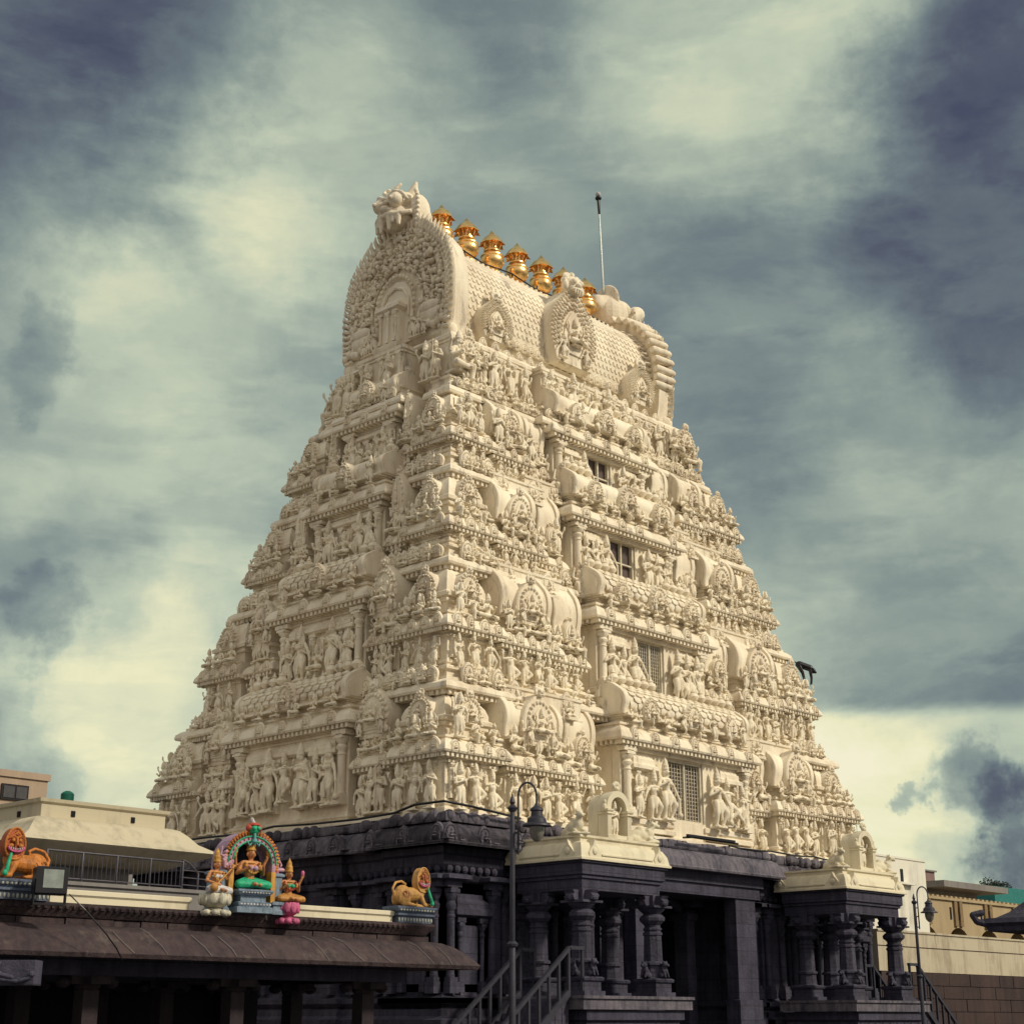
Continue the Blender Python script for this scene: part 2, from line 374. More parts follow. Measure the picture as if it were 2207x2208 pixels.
def make_figs():
    spec = [('stand_guard', 'guard', 2, .24, False, 1, 'club'), ('stand_four', 'stand', 4, .24, True, 1, None), ('dance_a', 'dance', 2, .2, False, 1, None), ('dance_b', 'dance', 4, .18, False, -1, None),
            ('bend_a', 'bend', 2, .22, False, 1, None), ('bend_b', 'bend', 4, .2, True, -1, 'bow'), ('stand_b', 'stand', 2, .12, False, -1, 'staff'), ('stand_c', 'guard', 4, .26, False, -1, None),
            ('seat_four', 'lotus', 4, .2, True, 1, None), ('seat_two', 'lotus', 2, .16, False, -1, None), ('ease_a', 'ease', 4, .18, False, 1, None), ('ease_b', 'ease', 2, 0, False, -1, None), ('squat', 'squat', 2, .1, False, 1, None)]
    for n, pose, arms, cr, halo, sd, prop in spec:
        FIG[n] = remesh('figure', figure_geo(pose, arms, cr, halo, True, sd, prop), .0115, .22)
make_figs()
STAND = [k for k in FIG if k.startswith(('stand', 'dance', 'bend'))]; SEAT = [k for k in FIG if k.startswith(('seat', 'ease'))]

# ------------------------------------------------------------------ library ornaments
def horseshoe(w, h, n=16, neck=.40):
    """arched gable outline, wide in the middle and drawn in at the foot"""
    pts = [(-neck * w, 0)]
    for i in range(n + 1):
        t = PI * (1.14 - 1.28 * i / n)
        x = .5 * w * math.cos(t); z = .40 * h + .5 * h * math.sin(t)
        if math.sin(t) > .8: z += .10 * h * ((math.sin(t) - .8) / .2) ** 2
        pts.append((x, max(z, .0 + .001)))
    pts.append((neck * w, 0)); return pts
def lion_mask(g, x, y, z, s):
    t0 = g.T; g.T = t0 @ T(x, y, z) @ Sc(s)
    g.ell((0, 0, 0), (.42, .34, .42), 10, 8); g.ell((-.18, -.28, .1), .12, 8, 6); g.ell((.18, -.28, .1), .12, 8, 6)
    g.ell((0, -.36, -.04), (.12, .1, .1), 8, 6); g.ell((0, -.3, -.2), (.26, .12, .08), 8, 6)
    for q in (-.18, -.06, .06, .18): g.cap((q, -.34, -.22), (q, -.34, -.38), .05, .02, 6)
    for q in (-1, 1): g.ell((q * .36, -.05, .30), (.14, .08, .16), 8, 6); g.ell((q * .42, -.1, -.05), (.12, .1, .2), 8, 6)
    for k in range(5):
        a = PI * (k + .5) / 5; g.ell((.42 * math.cos(a), 0, .42 * math.sin(a) + .05), .13, 6, 5)
    g.T = t0
def figlib(n):
    if n not in FLIB: FLIB[n] = mesh_lib(FIG[n])
    return FLIB[n]
FLIB = {}
def nasi(g, x, z, w, h, y0, y1, mask=True, fig=True, detail=True):
    """horseshoe dormer facing the front: rim, recess, bosses, lion mask"""
    t0 = g.T; g.T = t0 @ T(x, 0, z)
    g.prism(horseshoe(w, h), y0, y1, .06, .04)
    g.T = t0 @ T(x, 0, z + h * .09); o = horseshoe(w * .82, h * .82)
    g.prism(o, y0 - .03, y0 + .02)
    g.T = t0 @ T(x, 0, z + h * .14); g.prism(horseshoe(w * .5, h * .62), y0 - .055, y0 + .01)
    g.T = t0 @ T(x, 0, z)
    if detail:
        o = horseshoe(w * .93, h * .95, 13); 
        for (px, pz) in o[1:-1]: g.ell((px, y0 - .01, pz), (w * .055, .05, w * .055), 6, 4)
        for sx in (-1, 1): g.ell((sx * w * .42, y0 - .02, h * .08), (w * .12, .06, h * .09), 6, 5)
    if fig and w > .62:
        g.merge(figlib(random.choice(['seat_four', 'seat_two', 'ease_a'])), T(0, y0 - .10, h * .22) @ Sc(h * .60), 0)
        for sx in (-1, 1): g.merge(figlib(random.choice(['stand_c', 'bend_a', 'dance_a'])), T(sx * w * .36, y0 - .10, -.02 * h) @ Sc(h * .42), 0)
        for q in range(11): a = PI * (.02 + .096 * q); g.ell((w * .36 * math.cos(a), y0 - .05, h * .47 + h * .36 * math.sin(a)), (w * .045, .05, w * .045), 6, 4)
    elif fig:
        g.ell((0, y0 - .08, h * .42), (w * .10, .06, h * .13), 7, 5); g.ell((0, y0 - .08, h * .60), (w * .055, .05, h * .06), 7, 5); g.ell((0, y0 - .09, h * .29), (w * .19, .07, h * .05), 7, 5)
        g.cap((0, y0 - .08, h * .64), (0, y0 - .07, h * .76), w * .05, w * .01, 6)
    if mask: lion_mask(g, 0, y0 + .02, h * 1.02, w * .30)
    g.T = t0
def mk(f): g = G(); f(g); return lib(g)
L_MED = mk(lambda g: nasi(g, 0, 0, 1, 1, -.12, .1, False, True, False))
L_BOSS = mk(lambda g: g.ell((0, 0, 0), .5, 6, 4))
L_KNOB = mk(lambda g: g.lathe([(.22, 0), (.30, .08), (.16, .16), (.40, .34), (.46, .48), (.36, .66), (.16, .76), (.22, .84), (.10, .96), (.02, 1.15)], 10))
def pil_shape(g, round_=True):
    g.box(-.5, .5, -.5, .5, 0, .10); g.box(-.42, .42, -.42, .42, .10, .14)
    g.lathe([(.36, .14), (.36, .16), (.33, .17), (.31, .66), (.36, .665), (.36, .68), (.30, .69), (.30, .72), (.40, .745), (.43, .775), (.34, .80), (.30, .81), (.52, .86), (.54, .875), (.36, .88)], 12)
    g.box(-.50, .50, -.5, .5, .88, .915); g.box(-.78, .78, -.42, .42, .93, 1.0); g.box(-.36, .36, -.42, .42, .90, .94)
gp = G(); pil_shape(gp); PIL = to_mesh('pilaster', gp, ['paint'], .6); L_PIL = mesh_lib(PIL)
gp = G(); pil_shape(gp); PILD = to_mesh('pilaster', gp, ['dark'], .6); L_PILD = mesh_lib(PILD)

# ------------------------------------------------------------------ the tower
TW = thing('temple_tower', 'towering cream temple gateway covered in carved figures on a dark stone base', 'temple tower', (10.75, 7, -1.6))
CX, CY = 10.75, 7.0
def side_mat(k):
    if k == 'front': return Matrix(((1, 0, 0, CX), (0, 1, 0, 0), (0, 0, 1, 0), (0, 0, 0, 1)))
    if k == 'left': return Matrix(((0, 1, 0, 0), (-1, 0, 0, CY), (0, 0, 1, 0), (0, 0, 0, 1)))
    if k == 'back': return Matrix(((-1, 0, 0, CX), (0, -1, 0, 14), (0, 0, 1, 0), (0, 0, 0, 1)))
    return Matrix(((0, -1, 0, 21.5), (1, 0, 0, CY), (0, 0, 1, 0), (0, 0, 0, 1)))
SIDES = ('front', 'left', 'right', 'back')
CAM = Vector((-29.37, -30.08, 0))
coll = {'figure': [], 'pilaster': []}
def put(kind, me, mat, size):
    p = mat.translation; coll[kind].append((size / (p - CAM).length, me, mat))
def place_fig(S, names, x, y, z, h, vis=True, jit=True):
    n = random.choice(names) if isinstance(names, list) else names
    mat = S @ T(x, y, z) @ rotz(random.uniform(-.25, .25) if jit else 0) @ Sc(h)
    put('figure', FIG[n], mat, h * (.6 if n in SEAT else 1) * (1 if vis else .3))
def place_pil(S, x, y, z, w, h, vis=True): put('pilaster', PIL, S @ T(x, y, z) @ Sc(w, w, h), h * (1 if vis else .3))

WALLP = lambda z0, zc: [(.16, z0), (.16, z0 + .10), (.07, z0 + .14), (.13, z0 + .19), (.13, z0 + .26), (.04, z0 + .30), (.04, z0 + .34), (0, z0 + .36),
                        (0, zc - .26), (.05, zc - .24), (.05, zc - .18), (.02, zc - .17), (.08, zc - .12), (.08, zc)]
def kapota(o, z, h):  # curved eave
    return [(.08, z), (o, z), (o + .03, z + .1 * h), (o - .0, z + .32 * h), (o * .78, z + .55 * h), (o * .5, z + .72 * h), (o * .28, z + .78 * h), (o * .28, z + .86 * h), (o * .4, z + .88 * h), (o * .4, z + h), (0, z + h)]
def dentils(g, x0, x1, y0, y1, z, o, s=.17, h=.12, sides=True):
    n = max(2, int((x1 - x0 + 2 * o * .8) / s)); a = x0 - o * .8; w = (x1 - x0 + 1.6 * o) / n
    for i in range(n): g.box(a + w * (i + .25), a + w * (i + .75), y0 - o * .88, y0 - .02, z - h, z - .002)
    if sides:
        m = min(4, max(1, int((y1 - y0) / s)))
        for i in range(m):
            yy = y0 + s * i
            g.box(x0 - o * .88, x0 - .02, yy, yy + .09, z - h, z - .002); g.box(x1 + .02, x1 + o * .88, yy, yy + .09, z - h, z - .002)
def medallions(g, x0, x1, y, z, s, gap, jit=0):
    n = max(1, int(round((x1 - x0) / gap)))
    for i in range(n): 
        x = x0 + (x1 - x0) * (i + .5) / n
        if random.random() < .08: continue
        g.merge(L_MED, T(x + random.uniform(-.05, .05), y, z + random.uniform(-.02, .02)) @ Sc(s * random.uniform(.8, 1.2), s * .8, s * random.uniform(.82, 1.15)), 0)
ROOFS = []
def roof_part(g, S, label=None):
    ROOFS.append(obj('miniature_roof', g, TW, mats=['paint'], world=I4))
def barrel(g, S, x0, x1, yc, z, r, h, nz=3, pots=True, big=False):
    """miniature barrel roof lying along the face"""
    g.T = S; neck = .22 * h
    g.block(x0 + .12, x1 - .12, yc - r * .62, yc + r * .7, [(0, z), (0, z + neck * .6), (.06, z + neck * .65), (.06, z + neck)], True)
    prof = horseshoe(2 * r, h - neck, 18, .44)
    g.shell([(yc + px, z + neck + pz) for px, pz in prof], x0 + .1, x1 - .1)
    g.box(x0, x1, yc - r * 1.12, yc + r, z + neck - .05, z + neck + .03)
    # end gables
    for sx, xe in ((-1, x0), (1, x1)):
        a = G(); 
        Q = S @ T(xe, yc, z + neck) @ rotz(PI / 2 * (1 if sx > 0 else -1))
        g.T = Q; g.prism(horseshoe(2.18 * r, (h - neck) * 1.06, 18, .44), -.09, .12, .04, .03)
        g.prism([(px * .82, .06 + pz * .82) for px, pz in horseshoe(2.18 * r, (h - neck) * 1.0, 14, .44)], -.115, -.03)
        lion_mask(g, 0, 0, (h - neck) * 1.1, r * .42)
    g.T = S
    n = nz
    for i in range(n):
        x = x0 + (x1 - x0) * (i + .5) / n; w = min((x1 - x0) / n * .55, h * .72); w *= (1.05 if (i == n // 2 and n % 2) else .85) * random.uniform(.85, 1.12); w *= .86 if big else 1; x += random.uniform(-.08, .08) * w
        nasi(g, x, z + neck * .6, w, w * 1.15, yc - r * 1.22, yc - r * .4, not big, True, big)
    if pots:
        k = max(2, int((x1 - x0) / (.38 * r + .12)))
        for i in range(k):
            x = x0 + (x1 - x0) * (i + .5) / k
            if big and abs(x) < 1.15: continue
            g.merge(L_KNOB, T(x, yc, z + h * .98) @ Sc(.5 * r if not big else .42, .5 * r if not big else .42, .55 * r if not big else .5), 0)
def scales(g, x0, x1, yc, z, r, h, nx, nr, front=True, neck=.44):
    prof = horseshoe(2 * r, h, 40, neck)[1:-1]; half = prof[:len(prof) // 2 + 1]
    L = [0]
    for a, b in zip(half[:-1], half[1:]): L.append(L[-1] + math.dist(a, b))
    def at(s):
        for i in range(len(L) - 1):
            if L[i + 1] >= s:
                t = (s - L[i]) / max(1e-6, L[i + 1] - L[i]); return (half[i][0] + (half[i + 1][0] - half[i][0]) * t, half[i][1] + (half[i + 1][1] - half[i][1]) * t)
        return half[-1]
    tot = L[-1] * .97; w = (x1 - x0) / nx
    for k in range(nr):
        s0 = tot * k / nr; s1 = tot * (k + 1.25) / nr
        a = at(s0); c = at(min(s1, tot)); d = Vector((0, c[0] - a[0], c[1] - a[1])); nrm = Vector((0, -d.z, d.y)).normalized()
        if nrm.y > 0: nrm = -nrm
        for i in range(nx):
            xx = x0 + w * (i + .5 * (k % 2)); 
            if xx + w > x1 + .01: continue
            def P(fx, fs, off):
                q = at(min(tot, s0 + (s1 - s0) * fs)); v = Vector((xx + fx * w, yc + q[0], z + q[1])) + nrm * off; return tuple(v)
            vs = [P(.06, .45, .05), P(.2, .12, .06), P(.5, 0, .07), P(.8, .12, .06), P(.94, .45, .05), P(.94, .95, .01), P(.06, .95, .01), P(.06, .45, -.02), P(.2, .12, -.02), P(.5, 0, -.02), P(.8, .12, -.02), P(.94, .45, -.02), P(.5, .5, .085)]
            g.add(vs, [(0, 1, 12), (1, 2, 12), (2, 3, 12), (3, 4, 12), (4, 5, 12), (5, 6, 12), (6, 0, 12), (0, 7, 8, 1), (1, 8, 9, 2), (2, 9, 10, 3), (3, 10, 11, 4)])
def panjara(g, S, x0, x1, y, z, h, depth=1.2):
    g.T = S; w = x1 - x0; xc = (x0 + x1) / 2; nk = .25 * h
    g.block(x0 + .1 * w, x1 - .1 * w, y - .02, y + depth, [(0, z), (0, z + nk * .3), (.05, z + nk * .35), (.05, z + nk * .5), (0, z + nk * .55), (0, z + nk * .75), (.09, z + nk * .8), (.09, z + nk)])
    g.T = S @ T(xc, 0, z + nk); hh = h - nk
    g.prism(horseshoe(w * 1.0, hh * .95, 18, .42), y - .02, y + depth)
    g.T = S; nasi(g, xc, z + nk, w * 1.06, hh * .97, y - .14, y + .06)
def kuta(g, S, x0, x1, y0, z, h):
    g.T = S; w = x1 - x0; nk = .22 * h; y1 = y0 + w
    g.block(x0 + .1 * w, x1 - .1 * w, y0 + .1 * w, y1 - .1 * w, [(0, z), (0, z + nk * .7), (.08, z + nk * .75), (.08, z + nk)], True)
    xc = (x0 + x1) / 2; yc = (y0 + y1) / 2; hw = w * .42
    b = z + nk; hh = h - nk
    pr = [(.02, b), (.12, b + .03), (.14, b + .08 * hh), (.04, b + .12 * hh), (.04, b + .20 * hh), (-.03, b + .32 * hh), (-.09 * w, b + .44 * hh), (-.18 * w, b + .54 * hh), (-.26 * w, b + .60 * hh), (-.22 * w, b + .62 * hh), (-.22 * w, b + .66 * hh), (-.32 * w, b + .67 * hh), (-.29 * w, b + .70 * hh), (-.29 * w, b + .73 * hh), (-.36 * w, b + .74 * hh)]
    g.block(xc - hw, xc + hw, yc - hw, yc + hw, pr, True)
    g.merge(L_KNOB, T(xc, yc, b + .72 * hh) @ Sc(w * .24, w * .24, .34 * hh), 0)
    for k in range(4):
        g.T = S @ T(xc, yc, 0) @ rotz(PI / 2 * k); nasi(g, 0, b - .02, w * .50, hh * .52, -hw - .16, -hw + .3, True, True, True)
    g.T = S
def bay(gw, gc, S, x0, x1, yw, yb, z0, zc, led=None, co=.34, ch=.5, vis=True, npil=2, nfig=2, kind='bay', figh=None, seats=2, style='frieze'):
    gw.T = S; gc.T = S
    zb = z0
    if led:      # ledge with its row of carved figures
        o, zl = led
        if style == 'plain':   # smooth tall slab on a row of pots, seated figures at its ends
            o -= .06
            gc.block(x0, x1, yw, yb, [(.06, zl - .05), (o, zl - .05), (o + .05, zl), (o + .05, zl + .05), (o, zl + .09), (o, zl + .56), (o + .05, zl + .60), (o + .05, zl + .68), (o * .6, zl + .72), (0, zl + .74)])
            k = max(3, int((x1 - x0) / .3))
            for i in range(k): gc.merge(L_KNOB, T(x0 + (x1 - x0) * (i + .5) / k, yw - o * .55, zl - .34) @ Sc(.30, .30, .26), 0)
            for x in (x0 - .05, x1 + .05): 
                place_fig(S, SEAT, x, yw - o - .10, zl + .06, .62, vis); gc.box(x - .22, x + .22, yw - o - .26, yw - o, zl - .04, zl + .05)
                gc.merge(L_MED, T(x, yw - o + .03, zl + .05) @ Sc(.62, .4, .82), 0)
            if x1 - x0 > 1.8: place_fig(S, SEAT, (x0 + x1) / 2, yw - o - .02, zl + .74, .6, vis)
        else: gc.block(x0, x1, yw, yb, [(.06, zl), (o, zl), (o + .03, zl + .06), (o, zl + .18), (o * .82, zl + .28), (o * .66, zl + .32), (o * .66, zl + .40), (0, zl + .42)])
        if style != 'plain':
            dentils(gc, x0, x1, yw, yb, zl, o, .2, .14)
            gc.block(x0, x1, yw, yb, [(o * .35, zl + .40), (o * .35, zl + .62), (o * .5, zl + .66), (o * .5, zl + .72), (0, zl + .74)])
            k = max(2, int((x1 - x0) / .5))
            for i in range(k):
                x = x0 + (x1 - x0) * (i + .5) / k
                if random.random() < .6: gc.merge(L_MED, T(x, yw - o * .78, zl + .28) @ Sc(.5, .45, .62), 0); place_fig(S, SEAT, x, yw - o * .95, zl + .30, .5, vis)
                else: place_fig(S, SEAT, x, yw - o * .85, zl + .30, .66, vis)
        zb = zl + .72
    gw.block(x0, x1, yw, yb, WALLP(zb, zc))
    gc.block(x0, x1, yw, yb, kapota(co, zc, ch))
    dentils(gc, x0, x1, yw, yb, zc, co)
    medallions(gc, x0 - co * .6, x1 + co * .6, yw - co * .92, zc + ch * .06, ch * .78, .55)
    h = zc - zb - .36 - .06; w = x1 - x0; pw = .15 + .06 * h
    xs = [x0 + pw * .9 + (w - pw * 1.8) * i / max(1, npil - 1) for i in range(npil)] if npil > 1 else [(x0 + x1) / 2]
    for x in xs: place_pil(S, x, yw - .03, zb + .36, pw, h - .12, vis)
    fh = figh or min((zc - zb) * .80, 1.5)
    for i in range(nfig):
        x = x0 + w * (i + .5) / nfig + random.uniform(-.05, .05)
        place_fig(S, STAND, x, yw - .24, zb + random.uniform(.02, .2), fh * random.uniform(.82, 1.0), vis)
    for i in range(seats):
        x = x0 + w * (i + .5) / seats + random.uniform(-.06, .06)
        place_fig(S, SEAT if random.random() < .7 else STAND, x, yw - co * random.uniform(.4, .7), zc + ch * .95, random.uniform(.74, 1.08), vis)
def window(S, x0, x1, z0, z1, y, bars):
    """deep window: frame with children glass and grille"""
    g = G(S); t = .07
    g.box(x0, x0 + t, y - .03, y + .10, z0, z1); g.box(x1 - t, x1, y - .03, y + .10, z0, z1); g.box(x0 + t, x1 - t, y - .03, y + .10, z1 - t, z1); g.box(x0 + t, x1 - t, y - .03, y + .10, z0, z0 + t)
    xm = (x0 + x1) / 2; g.box(xm - .035, xm + .035, y - .02, y + .09, z0 + t, z1 - t)
    if not bars: g.box(x0 + t, x1 - t, y - .01, y + .08, (z0 + z1) / 2 - .025, (z0 + z1) / 2 + .025)
    w = obj('window', g, TW, mats=['frame'], smooth=0, world=I4)
    g = G(S); g.box(x0 + t, x1 - t, y + .12, y + .14, z0 + t, z1 - t); obj('pane', g, w, mats=['glass'], smooth=0, world=I4)
    if bars:
        g = G(S); n = 12; m = 16
        for i in range(1, n):
            if i == n // 2: continue
            x = x0 + (x1 - x0) * i / n; g.box(x - .011, x + .011, y + .02, y + .045, z0 + t, z1 - t)
        for j in range(1, m):
            z = z0 + (z1 - z0) * j / m; g.box(x0 + t, x1 - t, y + .045, y + .06, z - .009, z + .009)
        obj('grille', g, w, mats=['frame'], smooth=0, world=I4)
def central(gw, gc, S, hw, yw, yb, z0, zc, win, wz, co, first=False, vis=True, kf=True):
    """wide middle bay with a window between guardians"""
    gw.T = S; gc.T = S; ww = win
    gw.box(-hw, hw, yw + .32, yb, z0, zc)
    if kf:
        for sx in (-1, 1):
            a, b = (ww, hw) if sx > 0 else (-hw, -ww)
            gw.block(a + (0 if sx < 0 else .02), b - (0 if sx > 0 else .02), yw, yw + .33, [(.0, wz[0] - .5), (.14, wz[0] - .5), (.14, wz[0] - .38), (.05, wz[0] - .32), (.12, wz[0] - .26), (.12, wz[0] - .12), (0, wz[0] - .06), (0, zc - .1)])
        gw.box(-hw - .003, hw + .003, yw - .055, yw + .34, wz[1] + .12, zc - .003); gw.box(-hw - .04, hw + .04, yw - .11, yw + .345, zc - .24, zc - .12)
        gw.box(-ww + .018, ww - .018, yw - .05, yw + .336, z0, wz[0] - .004)
        gw.box(-ww + .016, ww - .016, yw + .02, yw + .335, wz[1], wz[1] + .122)
        if win: window(S, -ww + .02, ww - .02, wz[0], wz[1], yw + .08, first)
    gc.block(-hw, hw, yw, yb, kapota(co, zc, .58)); dentils(gc, -hw, hw, yw, yb, zc, co, .2, .13)
    medallions(gc, -hw - .2, hw + .2, yw - co * .92, zc + .04, .42, 1.05)
    H = zc - wz[0]
    for sx in (-1, 1):
        place_pil(S, sx * (hw - .22), yw - .10, wz[0] - .1, .40, H - .05, vis)
        sp = hw - .5 - ww
        if sp > .9:
            place_pil(S, sx * (ww + sp * .55), yw - .04, wz[0] - .1, .2, H * .72, vis); place_pil(S, sx * (ww + sp * .86), yw - .04, wz[0] - .1, .2, H * .72, vis)
            gw.block(min(sx * (ww + sp * .45), sx * (ww + sp * .98)), max(sx * (ww + sp * .45), sx * (ww + sp * .98)), yw - .10, yw + .1, [(.05, wz[0] + H * .63), (.12, wz[0] + H * .65), (.12, wz[0] + H * .70), (.02, wz[0] + H * .73), (.02, wz[0] + H * .79), (-.05, wz[0] + H * .84)])
        place_fig(S, 'stand_guard' if first or random.random() < .5 else 'stand_four', sx * (ww + .46), yw - .26, wz[0] - .05, H * .70, vis, False)
        k = max(1, int((sp - .3) / .55))
        for i in range(k):
            place_fig(S, STAND, sx * (ww + .80 + (sp - .5) * (i + .4) / k), yw - .24, wz[0] - .08 + random.uniform(-.05, .1), H * random.uniform(.5, .72), vis)

TIERS = [  # z of ledge, corner wall inset, ledge out, corner cornice, central wall inset, central cornice z, half widths, window (half width, z0, z1), widths
    dict(zl=5.40, a=.30, lo=0, cc=6.98, ca=.34, zC=8.28, hf=3.35, hl=2.65, win=.92, wz=(6.05, 8.0), cw=2.0, nxt=8.9),
    dict(zl=8.90, a=1.22, lo=.70, cc=10.85, ca=1.38, zC=12.35, hf=2.85, hl=2.05, win=.70, wz=(10.25, 12.12), cw=1.85, nxt=13.0),
    dict(zl=13.0, a=2.22, lo=.62, cc=14.35, ca=2.34, zC=16.05, hf=2.7, hl=1.7, win=.68, wz=(14.25, 15.85), cw=1.7, nxt=16.4),
    dict(zl=16.4, a=3.08, lo=.55, cc=17.75, ca=3.24, zC=19.30, hf=2.5, hl=1.25, win=.62, wz=(17.7, 19.12), cw=1.5, nxt=19.6)]
for ti, t in enumerate(TIERS):
    gw, gc = G(), G(); first = ti == 0
    a = t['a']; core = a + 1.15
    gw.block(core, 21.5 - core, core, 14 - core, [(0, t['zl']), (0, t['nxt'] + .5)], True)
    if first: gw.block(.12, 21.38, .12, 13.88, [(0, 5.34), (0, 5.46)], True)
    for sd in SIDES:
        S = side_mat(sd); vis = sd in ('front', 'left'); long_ = sd in ('front', 'back')
        SC = (T((.52, .2, .0, -.1)[ti], 0, 0) @ S) if long_ else S
        W = (CX if long_ else CY) - a; cw = t['cw']; hc = t['hf'] if long_ else t['hl']
        led = None if first else (t['lo'], t['zl']); z0 = t['zl']
        # corner bays (their blocks are shared by two faces: built square on the long faces only)
        for sx in (-1, 1):
            x0, x1 = (-W, -W + cw) if sx < 0 else (W - cw, W)
            if long_:
                bay(gw, gc, S, x0, x1, a, a + cw, z0, t['cc'], led, .34, .5, vis, 3, 3 if vis else 1, seats=3)
                g = G(); kuta(g, S, x0, x1, a + .05, t['cc'] + .5, t['nxt'] - t['cc'] + .15); roof_part(g, S)
            else:
                zb = z0 if first else z0 + .72; h = t['cc'] - zb - .42
                gc.T = S; co_ = .34
                medallions(gc, x0 - .2, x1 + .2, a - co_ * .92, t['cc'] + .03, .39, .55); dentils(gc, x0, x1, a, a + 1, t['cc'], co_, sides=False)
                if led:
                    o, zl = led; dentils(gc, x0, x1, a, a + 1, zl, o, .2, .14, False); medallions(gc, x0 - o * .3, x1 + o * .3, a - o * .78, zl + .30, .5, .5)
                    for i in range(3): place_fig(S, SEAT, x0 + cw * (i + .5) / 3, a - o * .92, zl + .30, .6, vis)
                for i in range(2): place_pil(S, x0 + cw * (.2 + .6 * i), a - .03, zb + .36, .2, h - .12, vis)
                for i in range(3): place_fig(S, STAND, x0 + cw * (i + .5) / 3, a - .22, zb + .1, h * .95, vis)
                for i in range(3): place_fig(S, SEAT, x0 + cw * (i + .5) / 3, a - .25, t['cc'] + .47, .85, vis)
            if not first:
                for q in (0, 1): place_fig(S, 'squat', x0 + cw * (.3 + .4 * q), a - .45, z0 + .45, .62, vis)
                place_fig(S, 'squat', (x0 - .05) if sx < 0 else (x1 + .05), a - .28, z0 - .62, .85, vis)
        gap = .42; inner = W - cw - gap; lo_ = hc + .52
        if long_:
            pw = (inner - lo_) * .32; sw = inner - lo_ - pw - gap
            for sx in (-1, 1):
                s0, s1 = inner - sw, inner; p0, p1 = lo_, lo_ + pw
                if sx < 0: s0, s1, p0, p1 = -s1, -s0, -p1, -p0
                cz = t['cc'] + .02
                cz -= .14; l2 = (led[0] + .02, led[1] - .22) if led else None
                bay(gw, gc, S, s0, s1, a + .04, core + .1, z0 - (.1 if led else 0), cz, l2, .32, .5, vis, 4, 4 if vis else 0, seats=5 if vis else 0, style='plain' if ti in (1, 2, 3) else 'frieze')
                g = G(); hB = t['nxt'] - cz - .25
                barrel(g, S, s0 + .06, s1 - .06, a + .64, cz + .5, .66, hB, 1, True); roof_part(g, S)
                l3 = (led[0] + .1, led[1] + .18) if led else None
                bay(gw, gc, S, p0, p1, a + .32, core + .1, z0 + (.1 if led else 0), cz - .08, l3, .28, .46, vis, 2, 2 if vis else 0, seats=3 if vis else 0, style='plain' if ti == 3 else 'frieze')
                g = G(); barrel(g, S, p0 + .04, p1 - .04, a + .80, cz + .38, .60, hB + .26, 1, True); roof_part(g, S)
        else:
            for sx in (-1, 1):
                p0, p1 = lo_ - .08, inner + .02
                if sx < 0: p0, p1 = -p1, -p0
                bay(gw, gc, S, p0, p1, a + .2, core + .1, z0, t['cc'] - .05, led, .28, .46, vis, 2, 3 if vis else 0, seats=3 if vis else 0)
                g = G(); panjara(g, S, p0, p1, a + .12, t['cc'] + .41, t['nxt'] - t['cc'] - .02); roof_part(g, S)
        zb = 5.4 if first else TIERS[ti - 1]['zC'] + .4
        haswin = long_
        central(gw, gc, SC, hc, t['ca'], core + .1, zb, t['zC'], t['win'] if haswin else .3, t['wz'], .42, ti < 2, vis, True if haswin else False)
        if not haswin:
            gw.T = S; gw.block(-hc, hc, t['ca'], t['ca'] + .35, WALLP(zb if first else t['wz'][0] - .5, t['zC']))
            n = 5; zt_ = t['zC'] - t['wz'][0]; za = t['wz'][0] - .12
            for i in range(4): place_pil(S, (-.62 + 1.24 * i / 3) * hc, t['ca'] - .05, za, .2, zt_ * .74, vis)
            gw.block(-hc * .68, hc * .68, t['ca'] - .10, t['ca'] + .1, [(.02, za + zt_ * .74), (.10, za + zt_ * .77), (.10, za + zt_ * .82), (0, za + zt_ * .84), (-.02, za + zt_ * .90)])
            for i in range(n): place_fig(S, STAND if i != 2 else ['seat_four', 'dance_b'], -hc * .72 + 1.44 * hc * i / (n - 1), t['ca'] - .24, za + (.12 if i != 2 else .3), zt_ * random.uniform(.48, .58), vis)
            if ti > 0:
                for i in range(5): gw.merge(L_KNOB, T(-hc * .4 + hc * .8 * i / 4, t['ca'] - .3, za - .32) @ Sc(.3, .3, .5), 0)
        # barrel roof of the middle bay with the ring of small figures
        yc = t['ca'] + .42; g = G(); zr = t['zC'] + .56; hr = 1.32 if long_ else 1.15
        barrel(g, SC, -hc + .06, hc - .06, yc, zr, .66, hr, 3 if long_ else 1, True, True)
        if ti in (0, 1) and vis: g.T = SC; scales(g, -hc + .25, hc - .25, yc, zr + .22 * hr, .66, hr * .78, int(hc * 5), 6)
        roof_part(g, S)
        n = int(hc * 2.6)
        for i in range(n):
            place_fig(SC, SEAT + ['dance_a', 'bend_a'], -hc + 2 * hc * (i + .5) / n, t['ca'] - .33, t['zC'] + .54, random.uniform(.62, .85), vis)
        if not first and vis:   # big seated sentinels at both ends below the window
            for sx in (-1, 1): place_fig(SC, 'squat', sx * (hc + .02), t['ca'] - .35, TIERS[ti - 1]['zC'] + .95, 1.25, vis, False)
    tw = obj('tier', gw, TW, mats=['paint'], smooth=.5, world=I4)
    obj('cornice', gc, tw, mats=['paint'], smooth=.5, world=I4)
